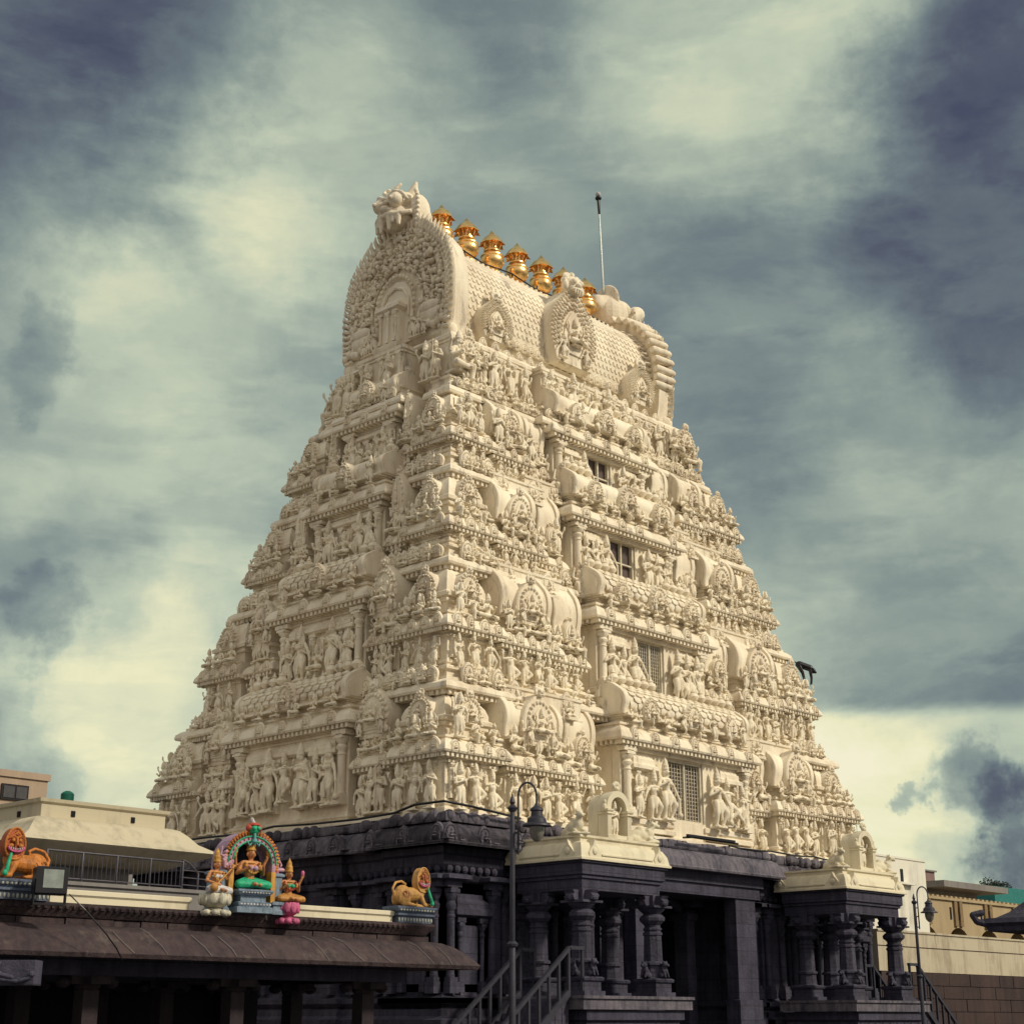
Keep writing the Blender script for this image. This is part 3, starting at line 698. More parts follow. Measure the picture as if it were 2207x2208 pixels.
# fifth storey below the great roof
gw, gc = G(), G(); a5 = 4.1
gw.block(a5 + .35, 21.5 - a5 - .35, a5 + .35, 14 - a5 - .35, [(0, 19.6), (0, 22.3)], True)
for sd in SIDES:
    S = T(-.25, 0, 0) @ side_mat(sd); vis = sd in ('front', 'left'); long_ = sd in ('front', 'back'); W = (CX if long_ else CY) - a5 - (.15 if long_ else 0)
    gw.T = gc.T = S
    segs = [(-W, -W + 1.3), (-W + 1.5, -2.6), (-2.35, 2.35), (2.6, W - 1.5), (W - 1.3, W)] if long_ else [(-W, -W + 1.3), (-1.1, 1.1), (W - 1.3, W)]
    for i, (x0, x1) in enumerate(segs):
        if not long_ and i != 1: 
            for q in range(2): place_fig(S, STAND, x0 + .4 + .5 * q, a5 - .15, 20.45, 1.25, vis)
            continue
        mid = (x0 + x1) == 0; yy = a5 - (.35 if mid else 0)
        gc.block(x0, x1, yy, a5 + .6, [(.06, 19.6), (.66, 19.6), (.69, 19.68), (.64, 19.82), (.5, 19.92), (.4, 19.96), (.4, 20.05), (.25, 20.08), (.25, 20.28), (.32, 20.32), (.32, 20.4), (0, 20.42)])
        dentils(gc, x0, x1, yy, a5 + .6, 19.6, .66, .2, .14); medallions(gc, x0 - .3, x1 + .3, yy - .5, 19.95, .42, .42)
        gw.block(x0, x1, yy, a5 + .6, WALLP(20.4, 22.05))
        n = max(2, int((x1 - x0) / .75))
        for j in range(n + 1): place_pil(S, x0 + .14 + (x1 - x0 - .28) * j / n, yy - .03, 20.76, .22, 1.1, vis)
        if mid and long_: 
            gw.box(-.42, .42, yy - .04, yy + .1, 20.9, 21.95)
            for sx in (-1, 1): place_fig(S, 'dance_a', sx * 1.0, yy - .3, 20.5, 1.4, vis); place_fig(S, 'squat', sx * 1.9, yy - .35, 20.35, 1.3, vis)
        for j in range(n): place_fig(S, STAND, x0 + (x1 - x0) * (j + .5) / n, yy - .2, 20.5, random.uniform(1.0, 1.3), vis)
        for j in range(n): place_fig(S, SEAT, x0 + (x1 - x0) * (j + .5) / n, yy - .5, 20.05, .7, vis)
    if long_:
        for sx in (-1, 1):
            place_fig(S, 'ease_a', sx * (W - .1), a5 - .3, 20.6, 1.5 if sx > 0 else 1.9, vis); place_fig(S, 'seat_four', sx * (W - 1.0), a5 - .3, 21.0, 1.2, vis)
            g = G(S); nasi(g, sx * (W - .45), 20.9, 1.0, 1.2, a5 - .42, a5 + .2); roof_part(g, S)
gc.T = I4; gc.block(4.7, 16.2, 4.75, 9.25, [(.0, 22.05), (.62, 22.02), (.68, 22.08), (.62, 22.2), (.4, 22.32), (.3, 22.36), (0, 22.4)], True)
gc.T = side_mat('front'); dentils(gc, -6.0, 5.4, 4.75, 6, 22.04, .56, .22, .16); medallions(gc, -6.0, 5.4, 4.2, 22.1, .4, .6)
tw = obj('tier', gw, TW, mats=['paint'], smooth=.5, world=I4); obj('cornice', gc, tw, mats=['paint'], smooth=.5, world=I4)

# great barrel roof
RC = 10.3
ROOF_T = T(RC - CX, 0, 0) @ side_mat('front')
g = G(ROOF_T)
RP = [(-2.0, 22.3), (-2.15, 22.7), (-2.36, 23.4), (-2.42, 24.1), (-2.32, 24.9), (-2.05, 25.6), (-1.6, 26.15), (-1.05, 26.55), (-.55, 26.78), (0, 26.86)]
RPF = [(y, z) for y, z in RP] + [(-y, z) for y, z in RP[::-1][1:]]
g.shell([(CY + y, z) for y, z in RPF], -5.6, 5.5)
g.box(-5.5, 5.4, CY - .34, CY + .34, 26.8, 26.92)
roof = obj('barrel_roof', g, TW, mats=['paint'], smooth=.5, world=I4)
g = G()
def roof_scales(g, sgn):
    P = [(CY + sgn * y, z) for y, z in RP[2:9]]; L = [0]
    for a, b in zip(P[:-1], P[1:]): L.append(L[-1] + math.dist(a, b))
    def at(s):
        for i in range(len(L) - 1):
            if L[i + 1] >= s:
                t = (s - L[i]) / (L[i + 1] - L[i]); return (P[i][0] + (P[i + 1][0] - P[i][0]) * t, P[i][1] + (P[i + 1][1] - P[i][1]) * t)
        return P[-1]
    nr, nx = 15, 42; tot = L[-1]; w = 10.2 / nx
    for k in range(nr):
        s0 = tot * k / nr; s1 = min(tot, tot * (k + 1.2) / nr); a = at(s0); c = at(s1)
        nrm = Vector((0, -(c[1] - a[1]) * sgn * -1, (c[0] - a[0]) * -1 * sgn)); nrm = Vector((0, sgn * abs(c[1] - a[1]), abs(c[0] - a[0]))).normalized()
        for i in range(nx):
            xx = RC - 5.1 + w * (i + .5 * (k % 2))
            def Q(fx, fs, off): q = at(s0 + (s1 - s0) * fs); return tuple(Vector((xx + fx * w, q[0], q[1])) + nrm * off)
            vs = [Q(.05, .45, .03), Q(.2, .1, .045), Q(.5, 0, .055), Q(.8, .1, .045), Q(.95, .45, .03), Q(.95, .95, .0), Q(.05, .95, .0), Q(.05, .45, -.03), Q(.2, .1, -.03), Q(.5, 0, -.03), Q(.8, .1, -.03), Q(.95, .45, -.03), Q(.5, .5, .06)]
            g.add(vs, [(0, 1, 12), (1, 2, 12), (2, 3, 12), (3, 4, 12), (4, 5, 12), (5, 6, 12), (6, 0, 12), (0, 7, 8, 1), (1, 8, 9, 2), (2, 9, 10, 3), (3, 10, 11, 4)])
roof_scales(g, -1); roof_scales(g, 1)
g.T = ROOF_T
for i in range(28): g.merge(L_MED, T(-5.0 + 10.0 * i / 27, CY - 2.32, 22.9) @ Sc(.36, .3, .42), 0)
for i in range(40): g.merge(L_BOSS, T(-5.2 + 10.4 * i / 39, CY - .98, 26.62) @ Sc(.16, .1, .16), 0)
obj('roof_scales', g, roof, mats=['paint'], smooth=.4, world=I4)

def gable(S, sgn):
    """huge horseshoe end gable with flame rim, garlands, inner niche; local x across, y=0 plane, front -y"""
    g = G(S)
    out = [(-2.62, 22.35), (-2.74, 22.9), (-2.80, 23.6), (-2.80, 24.4), (-2.72, 25.1), (-2.45, 25.8), (-2.0, 26.35), (-1.45, 26.85), (-.9, 27.2), (0, 27.4)]
    full = out + [(-x, z) for x, z in out[::-1][1:]]
    g.prism(full, 0, .75, .03, .10)
    gb = obj('gable', g, TW, mats=['paint'], smooth=.6, world=I4)
    g = G(S)
    cz = 24.0
    def ring(k, n, rx, rz_, yo, lift=0, shape='ell'):
        # points along scaled outline
        pts = [(x * k, cz + (z - cz) * k) for x, z in full]
        L = [0]
        for a, b in zip(pts[:-1], pts[1:]): L.append(L[-1] + math.dist(a, b))
        for i in range(n):
            s = L[-1] * (i + .5) / n; j = max(q for q in range(len(L)) if L[q] <= s); j = min(j, len(pts) - 2)
            t = (s - L[j]) / (L[j + 1] - L[j]); x = pts[j][0] + (pts[j + 1][0] - pts[j][0]) * t; z = pts[j][1] + (pts[j + 1][1] - pts[j][1]) * t
            ang = math.atan2(z - cz + .8, x)
            if shape == 'flame':
                d = Vector((math.cos(ang), 0, math.sin(ang))); up_ = Vector((0, 0, 1)) ; tip = Vector((x, yo - .05, z)) + d * rz_ + Vector((0, 0, .16))
                rz_q = rz_ * random.uniform(.6, 1.35); yo += random.uniform(-.03, .03)
                g.ell((x - d.x * .12, yo - .05, z - d.z * .12), (rx * random.uniform(.8, 1.4), .09, rx * random.uniform(.8, 1.5)), 7, 5)
                g.cap((x - d.x * .15, yo, z - d.z * .15), (x + d.x * rz_ * .5, yo - .1, z + d.z * rz_ * .5), rx, rx * .8, 7); g.cap((x + d.x * rz_ * .5, yo - .1, z + d.z * rz_ * .5), tip, rx * .8, rx * .15, 7)
            else:
                x += random.uniform(-.07, .07); z += random.uniform(-.07, .07); g.ell((x, yo + random.uniform(-.03, .05), z), (rx * random.uniform(.45, 1.3), random.uniform(.06, .15), rz_ * random.uniform(.45, 1.4)), 7, 5)
    ring(1.0, 54, .095, .22, .12, shape='flame'); ring(.93, 56, .075, .26, -.02, shape='flame')
    if sgn < 0:
        for i in range(26):
            a = -.25 + (PI + .5) * i / 25; g.cap((2.85 * math.cos(a), .9, 24.3 + (3.0 if math.sin(a) > 0 else 2.0) * math.sin(a)), (2.95 * math.cos(a), .05, 24.3 + (3.1 if math.sin(a) > 0 else 2.0) * math.sin(a)), .17, .14, 9)
    for k, n, r, y in ((.86, 58, .10, -.06), (.80, 46, .12, -.10), (.74, 50, .09, -.08), (.68, 44, .10, -.10), (.62, 44, .08, -.06), (.56, 34, .10, -.09), (.50, 40, .06, -.05)): ring(k, n, r, r * 1.1, y)
    for k in (.89, .65, .47):
        pts = [(x * k, -.05, cz + (z - cz) * k) for x, z in full]; g.tube(pts, .05)
    # inner arched panel and the little temple pier in it
    g.prism([(x * .74, 22.5 + (z - 22.5) * .84) for x, z in [(-1.1, 22.5), (-1.15, 24.3), (-1.0, 24.9), (-.6, 25.35), (0, 25.5), (.6, 25.35), (1.0, 24.9), (1.15, 24.3), (1.1, 22.5)]], -.10, .05)
    for i in range(22):
        a = -.35 + (PI + .7) * i / 21; g.ell((.98 * math.cos(a), -.14, 24.0 + 1.2 * math.sin(a)), (.07, .08, .09), 7, 5)
    for i in range(70):
        a = random.uniform(-.3, PI + .3); k = random.uniform(.44, .62); g.ell((2.8 * k * math.cos(a), -.12, cz + (3.3 if math.sin(a) > 0 else 1.6) * k * math.sin(a)), (random.uniform(.05, .12), .10, random.uniform(.05, .12)), 6, 5)
    g.tube([(-.72, -.14, 23.5), (-.68, -.14, 24.2), (-.42, -.14, 24.6), (0, -.14, 24.75), (.42, -.14, 24.6), (.68, -.14, 24.2), (.72, -.14, 23.5)], .05)
    g.block(-.48, .48, -.42, .1, [(.1, 22.2), (.16, 22.3), (.16, 22.42), (0, 22.5), (0, 23.7), (.05, 23.74), (.14, 23.8), (.12, 23.95), (-.1, 24.05), (-.15, 24.2), (-.4, 24.4)])
    for x in (-.38, 0, .38): g.merge(L_PIL, T(x, -.45, 22.5) @ Sc(.16, .16, 1.2), 0)
    for sx in (-1, 1):
        g.ell((sx * 1.75, -.1, 23.2), (.62, .14, .30), 10, 7); g.ell((sx * 1.75, -.16, 23.5), (.5, .12, .22), 10, 7)
        for q in range(7): g.ell((sx * (1.3 + .22 * q), -.12, 22.75 + .06 * (q % 3)), (.14, .14, .16), 7, 5)
        for q in range(3): g.merge(mesh_lib(FIG['stand_c' if q % 2 else 'bend_a']), T(sx * (1.0 + .28 * q), -.2, 22.5) @ Sc(.9 - .15 * q), 0)
    # side scrolls hanging below the springing
    for sx in (-1, 1):
        g.cap((sx * 2.45, .2, 22.5), (sx * 2.3, .15, 21.9), .30, .2, 9); g.ell((sx * 2.55, .1, 22.35), (.3, .25, .34), 9, 7)
    obj('carved_relief', g, gb, mats=['paint'], smooth=.8, world=I4)
    # lion mask on top
    g = G(S @ T(0, .12, 27.68) @ Sc(1.40))
    g.ell((0, .18, .02), (.60, .55, .66), 18, 14); g.ell((0, -.22, -.14), (.50, .40, .34), 16, 12); g.ell((0, -.10, .30), (.52, .45, .34), 16, 12)
    g.ell((0, -.64, -.02), (.15, .12, .11)); g.ell((-.15, -.58, -.08), (.10, .09, .08)); g.ell((.15, -.58, -.08), (.10, .09, .08)); g.ell((0, -.60, .20), .07)
    for sx in (-1, 1):
        g.ell((sx * .29, -.52, .20), .20, 16, 12); g.ell((sx * .30, -.72, .19), .065, 8, 6)
        g.tube([(sx * .10, -.58, .34), (sx * .28, -.58, .45), (sx * .46, -.48, .38), (sx * .54, -.36, .22)], .055, 8)
        g.tube([(sx * .05, -.62, -.20), (sx * .26, -.60, -.22), (sx * .46, -.46, -.20), (sx * .58, -.28, -.14)], .075, 8)
        g.cap((sx * .14, -.60, -.28), (sx * .15, -.60, -.62), .085, .045, 10); g.cap((sx * .38, -.50, -.26), (sx * .40, -.50, -.52), .085, .05, 10); g.cap((sx * .26, -.58, -.26), (sx * .26, -.58, -.42), .07, .055, 8)
        if sgn < 0: continue
        g.ell((sx * .60, .06, .05), (.14, .34, .42), 12, 10)
        for q in range(9): an = -.9 + 2.2 * q / 8; g.ell((sx * (.62 + .12 * math.cos(an)), -.16, .50 * math.sin(an) + .02), (.07, .07, .06), 7, 5)
        g.cap((sx * .34, .0, .50), (sx * .46, .02, .86), .18, .05, 10); g.cap((sx * .10, .05, .58), (sx * .12, .2, .80), .14, .08, 8)
        g.tube([(sx * .08, -.42, .50), (sx * .22, -.46, .58), (sx * .30, -.38, .70), (sx * .18, -.32, .74)], .05, 7)
    me = remesh('lion_head', g, .03, None, 'paint')
    obj('lion_head', me, TW, world=I4)
    # plume curling back over the ridge
    g = G(S); pr = []
    for i in range(17):
        t = i / 16; pr.append((.3 + .85 * t, 27.75 + .45 * math.sin(t * 2.6 + .3) + (.2 if t > .85 else 0), .52 * (1 - .35 * t)))
    for (y0, z0, r0), (y1, z1, r1) in zip(pr[:-1], pr[1:]): g.cap((0, y0, z0), (0, y1, z1), r0, r1, 12)
    g.ell((0, .62, 28.0), (.60, .26, .68), 14, 10)
    if sgn < 0: g.tube([(0, -.2, 28.0), (0, -.9, 28.1), (0, -1.5, 28.5)], .38, 12); g.ell((0, .55, 28.3), (.75, .12, .85), 16, 12)
    obj('head_plume', remesh('head_plume', g, .05, None, 'paint'), TW, world=I4)
gable(Matrix(((0, 1, 0, 4.2), (-1, 0, 0, CY), (0, 0, 1, 0), (0, 0, 0, 1))), 1)
gable(Matrix(((0, -1, 0, 16.35), (1, 0, 0, CY), (0, 0, 1, 0), (0, 0, 0, 1))), -1)
# fluted band of the gable edges seen from the side
for xx, d in ((5.02, 1), (15.55, -1)):
    g = G()
    for sgn in (-1, 1):
        for i in range(len(RP) - 1):
            (y0, z0), (y1, z1) = RP[i], RP[i + 1]; m = 3
            for q in range(m):
                ya = y0 + (y1 - y0) * (q + .5) / m; za = z0 + (z1 - z0) * (q + .5) / m
                g.cap((xx - d * .1, CY + sgn * (abs(ya) + .06), za), (xx + d * .25, CY + sgn * (abs(ya) + .03), za), .10, .05, 7)
    obj('gable_band', g, TW, mats=['paint'], smooth=.9, world=I4)
# dormers on the long sides of the great roof
for sd in ('front', 'back'):
    S = T(-.3 if sd == 'front' else -.3, 0, 0) @ side_mat(sd)
    g = G(S)
    def big_dormer(x, z, w, h, y0, y1, headz):
        t0 = g.T; g.T = t0 @ T(x, 0, z)
        o = horseshoe(w, h, 22, .36); g.prism(o, y0, y1, .03, .08)
        for k, n, r in ((.97, 34, .055), (.86, 30, .07), (.76, 26, .06), (.66, 24, .07), (.56, 20, .05)):
            o2 = [(px * k, h * .42 + (pz - h * .42) * k) for px, pz in horseshoe(w, h, n, .36)]
            for px, pz in o2: g.ell((px, y0 - .03, pz), (r * w / 2.2 * random.uniform(.8, 1.2), .09, r * w / 2.2 * random.uniform(.8, 1.3)), 7, 5)
        g.T = t0 @ T(x, 0, z + h * .15); g.prism(horseshoe(w * .42, h * .55, 14), y0 - .06, y0 + .02); g.T = t0 @ T(x, 0, z)
        g.merge(mesh_lib(FIG['seat_four']), T(0, y0 - .12, h * .26) @ Sc(h * .42), 0)
        for q in (-1, 1): g.merge(mesh_lib(FIG['stand_c']), T(q * w * .25, y0 - .12, h * .05) @ Sc(h * .26), 0)
        lion_mask(g, 0, y0 + .05, h * 1.02, w * .42 if w > 2 else w * .36)
        g.T = t0
    big_dormer(0, 22.9, 2.5, 3.2, 4.2, 5.9, 26)
    obj('dormer', g, roof, mats=['paint'], smooth=.8, world=I4)
    for sx in (-1, 1):
        g = G(S); big_dormer(sx * 4.05, 22.6, 1.55, 1.65, 4.25, 5.5, 26); obj('dormer', g, roof, mats=['paint'], smooth=.8, world=I4)
# flush out the collected statues and pilasters: the hundred largest in view stay single, the rest are merged
for kind, big_name, small_name, n in (('figure', 'figure', 'small_figures', 100), ('pilaster', 'pilaster', 'small_pilasters', 100)):
    L = sorted(coll[kind], key=lambda e: -e[0])
    for (_, me, mt) in L[:n]: obj(big_name, me, TW, world=mt)
    g = G()
    cache = {}
    for (_, me, mt) in L[n:]:
        if me.name not in cache: cache[me.name] = mesh_lib(me)
        g.merge(cache[me.name], mt, 0)
    o = obj(small_name, g, TW, mats=['paint2' if kind == 'figure' else 'paint'], smooth=.9 if kind == 'figure' else .6, world=I4); o['kind'] = 'stuff'
    print(kind, len(L))
print('roofs', len(ROOFS))
# golden finials
g = G()
g.lathe([(.30, 0), (.34, .05), (.30, .12), (.38, .17), (.38, .21), (.28, .26), (.20, .31), (.24, .35), (.22, .38), (.36, .47), (.44, .60), (.45, .70), (.40, .80), (.43, .82), (.43, .86), (.34, .91), (.27, .97), (.31, 1.0), (.31, 1.04), (.24, 1.08), (.22, 1.2), (.24, 1.32), (.30, 1.40), (.32, 1.46), (.30, 1.5), (.2, 1.55), (.10, 1.62), (.01, 1.72)], 28)
n = 8; vs = []; fs = []
for i in range(n * 2):
    a = PI * i / n; r = .53 if i % 2 == 0 else .40; z = 1.22 if i % 2 == 0 else 1.30
    vs.append((r * math.cos(a), r * math.sin(a), z))
for i in range(n * 2): a = PI * i / n; vs.append((.33 * math.cos(a), .33 * math.sin(a), 1.47))
for i in range(n * 2): a = PI * i / n; vs.append((.16 * math.cos(a), .16 * math.sin(a), 1.60))
vs.append((0, 0, 1.80)); m = 2 * n
for i in range(m): j = (i + 1) % m; fs += [(i, j, m + j, m + i), (m + i, m + j, 2 * m + j, 2 * m + i), (2 * m + i, 2 * m + j, 3 * m)]
g.add(vs, fs)
for i in range(n): a = 2 * PI * i / n; g.cap((.36 * math.cos(a), .36 * math.sin(a), 1.30), (.25 * math.cos(a), .25 * math.sin(a), 1.06), .03, .02, 6)
FIN = to_mesh('finial', g, ['gold'], .7)
for i in range(7): obj('finial', FIN, TW, world=T(6.27 + 1.372 * i, 7, 26.88) @ rotz(.3 * i) @ Matrix.Rotation(.02 * math.sin(i * 5.1), 4, 'X') @ Sc(1.03, 1.03, 1.20))
g = G(); g.tube([(5.4, 6.5, 27.05), (6.5, 6.45, 27.22), (8.0, 6.48, 27.04), (9.5, 6.45, 27.18), (11, 6.48, 27.02), (12.6, 6.45, 27.14), (14, 6.48, 27.04), (15.2, 6.5, 27.0)], .028)
for x in (7.0, 9.6, 11.0, 13.8): g.cap((x, 6.5, 26.7), (x, 6.5, 27.2), .03, .03, 6)
tag(obj('ridge_cable', g, mats=['black']), 'black cable strung along the ridge in front of the golden pots', 'cable')
g = G(); rod = thing('lightning_rod', 'tall thin pale rod with a dark tip above the roof ridge', 'lightning rod', (15.75, 7, 27.2))
g.cap((15.75, 7, 27.2), (15.5, 7, 32.4), .055, .035, 8); obj('rod', g, rod, mats=['rod'], world=I4)
g = G(); g.cap((15.5, 7, 32.4), (15.46, 7, 33.15), .05, .07, 8); g.ell((15.46, 7, 33.12), (.14, .14, .10)); 
obj('rod_tip', g, rod, mats=['black'], world=I4)
for k in range(5): g = G(); g.cap((15.62, 6.9, 27.35 + .18 * k), (15.88, 6.9, 27.35 + .18 * k), .025, .025, 6); obj('rod_clamp', g, rod, mats=['black'], world=I4)
g = G(); g.ell((15.46, 7, 33.30), (.12, .12, .12)); obj('rod_cap', g, rod, mats=['c_pwhite'], world=I4)

# ------------------------------------------------------------------ dark stone base
Z0 = -1.6
g = G(); gk = G(); gr = G(); gm_ = []; BP = []; NI = []; random.seed(11)
BASEP = [(.55, Z0), (.55, Z0 + .35), (.42, Z0 + .45), (.42, Z0 + .9), (.5, Z0 + 1.0), (.5, Z0 + 1.15), (.30, Z0 + 1.25), (.36, Z0 + 1.4), (.36, Z0 + 1.6), (.2, .1), (.2, .25), (.1, .3), (.25, .42), (.25, .55), (.05, .62), (.0, .7), (0, 3.5), (.06, 3.55), (.06, 3.7), (.0, 3.75), (.12, 3.95), (.12, 4.2), (.2, 4.25), (.2, 4.45)]
def base_bay(S, x0, x1, y, yb, pil=2):
    g.T = gk.T = gr.T = S
    g.block(x0, x1, y, yb, BASEP)
    gk.block(x0, x1, y, yb, [(.1, 4.42), (.62, 4.42), (.64, 4.48), (.60, 4.52), (.56, 4.70), (.46, 4.88), (.30, 5.0), (.16, 5.04), (0, 5.06)])
    n = max(1, int((x1 - x0) / .8))
    for i in range(n + 1):
        x = x0 - .3 + (x1 - x0 + .6) * i / n; 
        gk.merge(L_MED, T(x, y - .50, 4.50) @ Sc(.44, .5, .50), 0); gk.box(x + .3, x + .5, y - .635, y - .4, 4.53, 4.56)
    # rough row of carved blocks
    x = x0 - .3
    while x < x1 + .3:
        w = random.uniform(.28, .6); zt = 5.28 + random.uniform(-.04, .06)
        gr.block(x, min(x + w, x1 + .35), y - random.uniform(.16, .30), yb, [(0, 5.05), (.02, 5.1), (.0, zt - .04), (-.04, zt)])
        if random.random() < .55: gr.ell((x + w / 2, y - .28, 5.2), (w * .42, .16, .17), 8, 6)
        x += w + .02
    n = pil
    for i in range(n):
        x = x0 + .22 + (x1 - x0 - .44) * i / max(1, n - 1)
        BP.append(S @ T(x, y - .08, .66) @ Sc(.34, .34, 2.9))
        gm_.append(G(S)); gm_[-1].block(x - .3, x + .3, y - .3, y, [(0, 3.52), (.14, 3.56), (.14, 3.66), (0, 3.7)])
    if x1 - x0 > 1.5:
        xm = (x0 + x1) / 2
        nn = G(S)
        for sx in (-.42, .42): nn.merge(L_PILD, T(xm + sx, y - .06, .7) @ Sc(.2, .2, 1.9), 0)
        nn.box(xm - .3, xm + .3, y - .02, y + .01, .9, 2.4); NI.append(nn); nn.block(xm - .6, xm + .6, y - .14, y, [(0, 2.6), (.1, 2.66), (.1, 2.8), (0, 2.86), (0, 3.0), (-.12, 3.1), (-.12, 3.2), (-.3, 3.34)])
    k = int((x1 - x0) / .26)
    for i in range(k): g.T = S; g.ell((x0 + (x1 - x0) * (i + .5) / k, y - .08, 3.84), (.11, .09, .11), 7, 5)
for sd in SIDES:
    S = side_mat(sd); long_ = sd in ('front', 'back')
    segs = ([(-10.75, -8.75), (-8.45, -5.9), (-5.6, -4.3), (-4.0, -3.14), (3.14, 4.0), (4.3, 5.6), (5.9, 8.45), (8.75, 10.75)] if long_ else [(-7, -4.95), (-4.6, -3.1), (-2.75, 2.75), (3.1, 4.6), (4.95, 7)])
    for (x0, x1) in segs:
        cen = (not long_ and x0 == -2.75); corner = abs(x0) > (8.5 if long_ else 4.9) or abs(x1) > (8.7 if long_ else 4.9)
        if long_ and abs(x0 + x1) / 2 < 3.5: continue
        base_bay(S, x0, x1, 0 if corner else (.12 if cen else .28), 2.2, 2 if x1 - x0 < 3 else 4)
        
g.T = I4; g.box(1.1, 7.75, 1.1, 12.9, Z0, 5.3); g.box(13.75, 20.4, 1.1, 12.9, Z0, 5.3); g.box(7.75, 13.75, 1.1, 12.9, 4.4, 5.3)
# gate jambs, lintel
S = side_mat('front')
for S in (side_mat('front'), side_mat('back')):
    g.T = gk.T = gr.T = S
    for sx in (-1, 1):
        a, b = (2.02, 3.1) if sx > 0 else (-3.1, -2.02)
        g.block(a, b, -.35, .1, [(.08, Z0), (.08, .6), (0, .62), (0, 3.72)])
    g.box(-3.3, 3.3, -.42, 1.3, 3.72, 4.08); g.box(-3.42, 3.42, -.5, 1.3, 4.08, 4.42)
    gk.block(-3.6, 3.6, -.25, 2, [(.1, 4.42), (.62, 4.42), (.64, 4.48), (.60, 4.52), (.56, 4.72), (.44, 4.92), (.28, 5.02), (0, 5.06)])
    x = -3.7
    while x < 3.7:
        w = random.uniform(.25, .5); gr.block(x, x + w, -.5 + random.uniform(0, .1), 1, [(0, 5.05), (.03, 5.1), (.0, 5.24), (-.05, 5.3 + random.uniform(-.03, .04))]); x += w + .02
base = obj('stone_base', g, TW, mats=['dark'], smooth=.5, world=I4)
obj('eave_cornice', gk, base, mats=['darklit'], smooth=.5, world=I4)
obj('carved_course', gr, base, mats=['darklit'], smooth=.5, world=I4)
for mt in BP: obj('base_pilaster', PILD, base, world=mt)
for q in gm_: obj('pilaster_capital', q, base, mats=['dark'], smooth=.6, world=I4)
for q in NI: obj('carved_niche', q, base, mats=['dark'], smooth=.6, world=I4)
# gate passage: inner pillars and a closed door deep inside
for sx in (-1, 1):
    for y in (1.6, 3.4, 5.0):
        g = G(); x = CX + sx * 1.85; g.box(x - .22, x + .22, y - .25, y + .25, Z0, 3.4); g.box(x - .3, x + .3, y - .35, y + .35, 3.1, 3.3); g.cap((x - sx * .3, y, 3.5), (x - sx * .75, y, 3.72), .16, .1, 8); g.box(x - .3, x + .3, y - .6, y + .6, 3.5, 3.8); obj('gate_pillar', g, base, mats=['dark'], smooth=.5, world=I4)
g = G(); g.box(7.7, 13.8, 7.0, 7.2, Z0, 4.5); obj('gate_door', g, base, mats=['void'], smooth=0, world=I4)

# cable hanging on the base and black tube light on the cornice
g = G(); g.tube([(9.6, -.75, 5.36), (10.0, -.8, 5.40), (12.4, -.8, 5.38)], .035, 6); g.box(9.7, 12.2, -.86, -.78, 5.40, 5.47)
tag(obj('strip_light', g, mats=['black']), 'black strip light fixed on the stone course above the gate', 'light')
g = G(); pts = []
for i in range(14): pts.append((12.4 + i * .62, -.45 + .05 * math.sin(i * 2.1), 5.36 - .05 * abs(math.sin(i * .8))))
g.tube(pts, .03)
tag(obj('sagging_cable', g, mats=['black']), 'black cable sagging along the base right of the gate', 'cable')
g = G(); pts = [(-.52, 13.0, 5.35), (-.5, 10, 5.36), (-.45, 8, 5.33), (-.55, 6.6, 5.42), (-.5, 5, 5.36), (-.5, 3, 5.33), (-.55, 1.4, 5.36), (-.62, .5, 5.50), (-.5, -.5, 5.52), (.5, -.62, 5.45), (2.4, -.55, 5.32)]
g.tube(pts, .035)
tag(obj('draped_cable', g, mats=['black']), 'black cable draped round the near corner between plaster and dark stone', 'cable')

# ------------------------------------------------------------------ porches in front of the gate
def column_mesh(mat='dark'):
    g = G()
    g.box(-.42, .42, -.42, .42, 0, .12); g.block(-.34, .34, -.34, .34, [(0, .12), (0, .36), (.05, .38), (.07, .44), (.02, .48)], True)
    g.lathe([(.33, .48), (.30, .52), (.28, .84)], 8, off=PI / 8)
    g.lathe([(.34, .84), (.34, .90), (.27, .94), (.25, 1.62), (.28, 1.64), (.28, 1.70), (.24, 1.72), (.24, 1.76), (.27, 1.78), (.27, 1.82), (.23, 1.84), (.23, 1.9), (.29, 1.96), (.36, 2.02), (.37, 2.10), (.29, 2.18), (.24, 2.2), (.28, 2.24), (.38, 2.32), (.40, 2.36), (.28, 2.36)], 8, off=PI / 8)
    g.box(-.4, .4, -.4, .4, 2.36, 2.42); g.box(-.25, .25, -.25, .25, 2.42, 2.70)
    for k in range(4):
        t0 = g.T; g.T = rotz(PI / 2 * k); g.prism([(-.0, 2.68), (.0, 2.44), (.22, 2.42), (.36, 2.38), (.46, 2.44), (.5, 2.54), (.44, 2.60), (.5, 2.68)], -.14, .14)
        g.ell((.44, 0, 2.48), (.09, .12, .09), 8, 6); g.T = t0
    return g
COLM = to_mesh('column', column_mesh(), ['dark'], .5)
def lion_small():
    g = G(); g.ell((0, .0, .16), (.12, .17, .15)); g.ell((0, -.10, .28), (.11, .10, .14)); g.ell((0, -.15, .42), (.11, .11, .11)); g.ell((0, -.26, .40), (.06, .06, .05))
    for s in (-1, 1): g.cap((s * .08, -.14, .26), (s * .08, -.22, .04), .045, .035); g.ell((s * .12, -.03, .09), (.06, .14, .09)); g.ell((s * .08, -.14, .52), .035)
    return g
LIONS = remesh('pillar_lion', lion_small(), .02, None, 'dark')
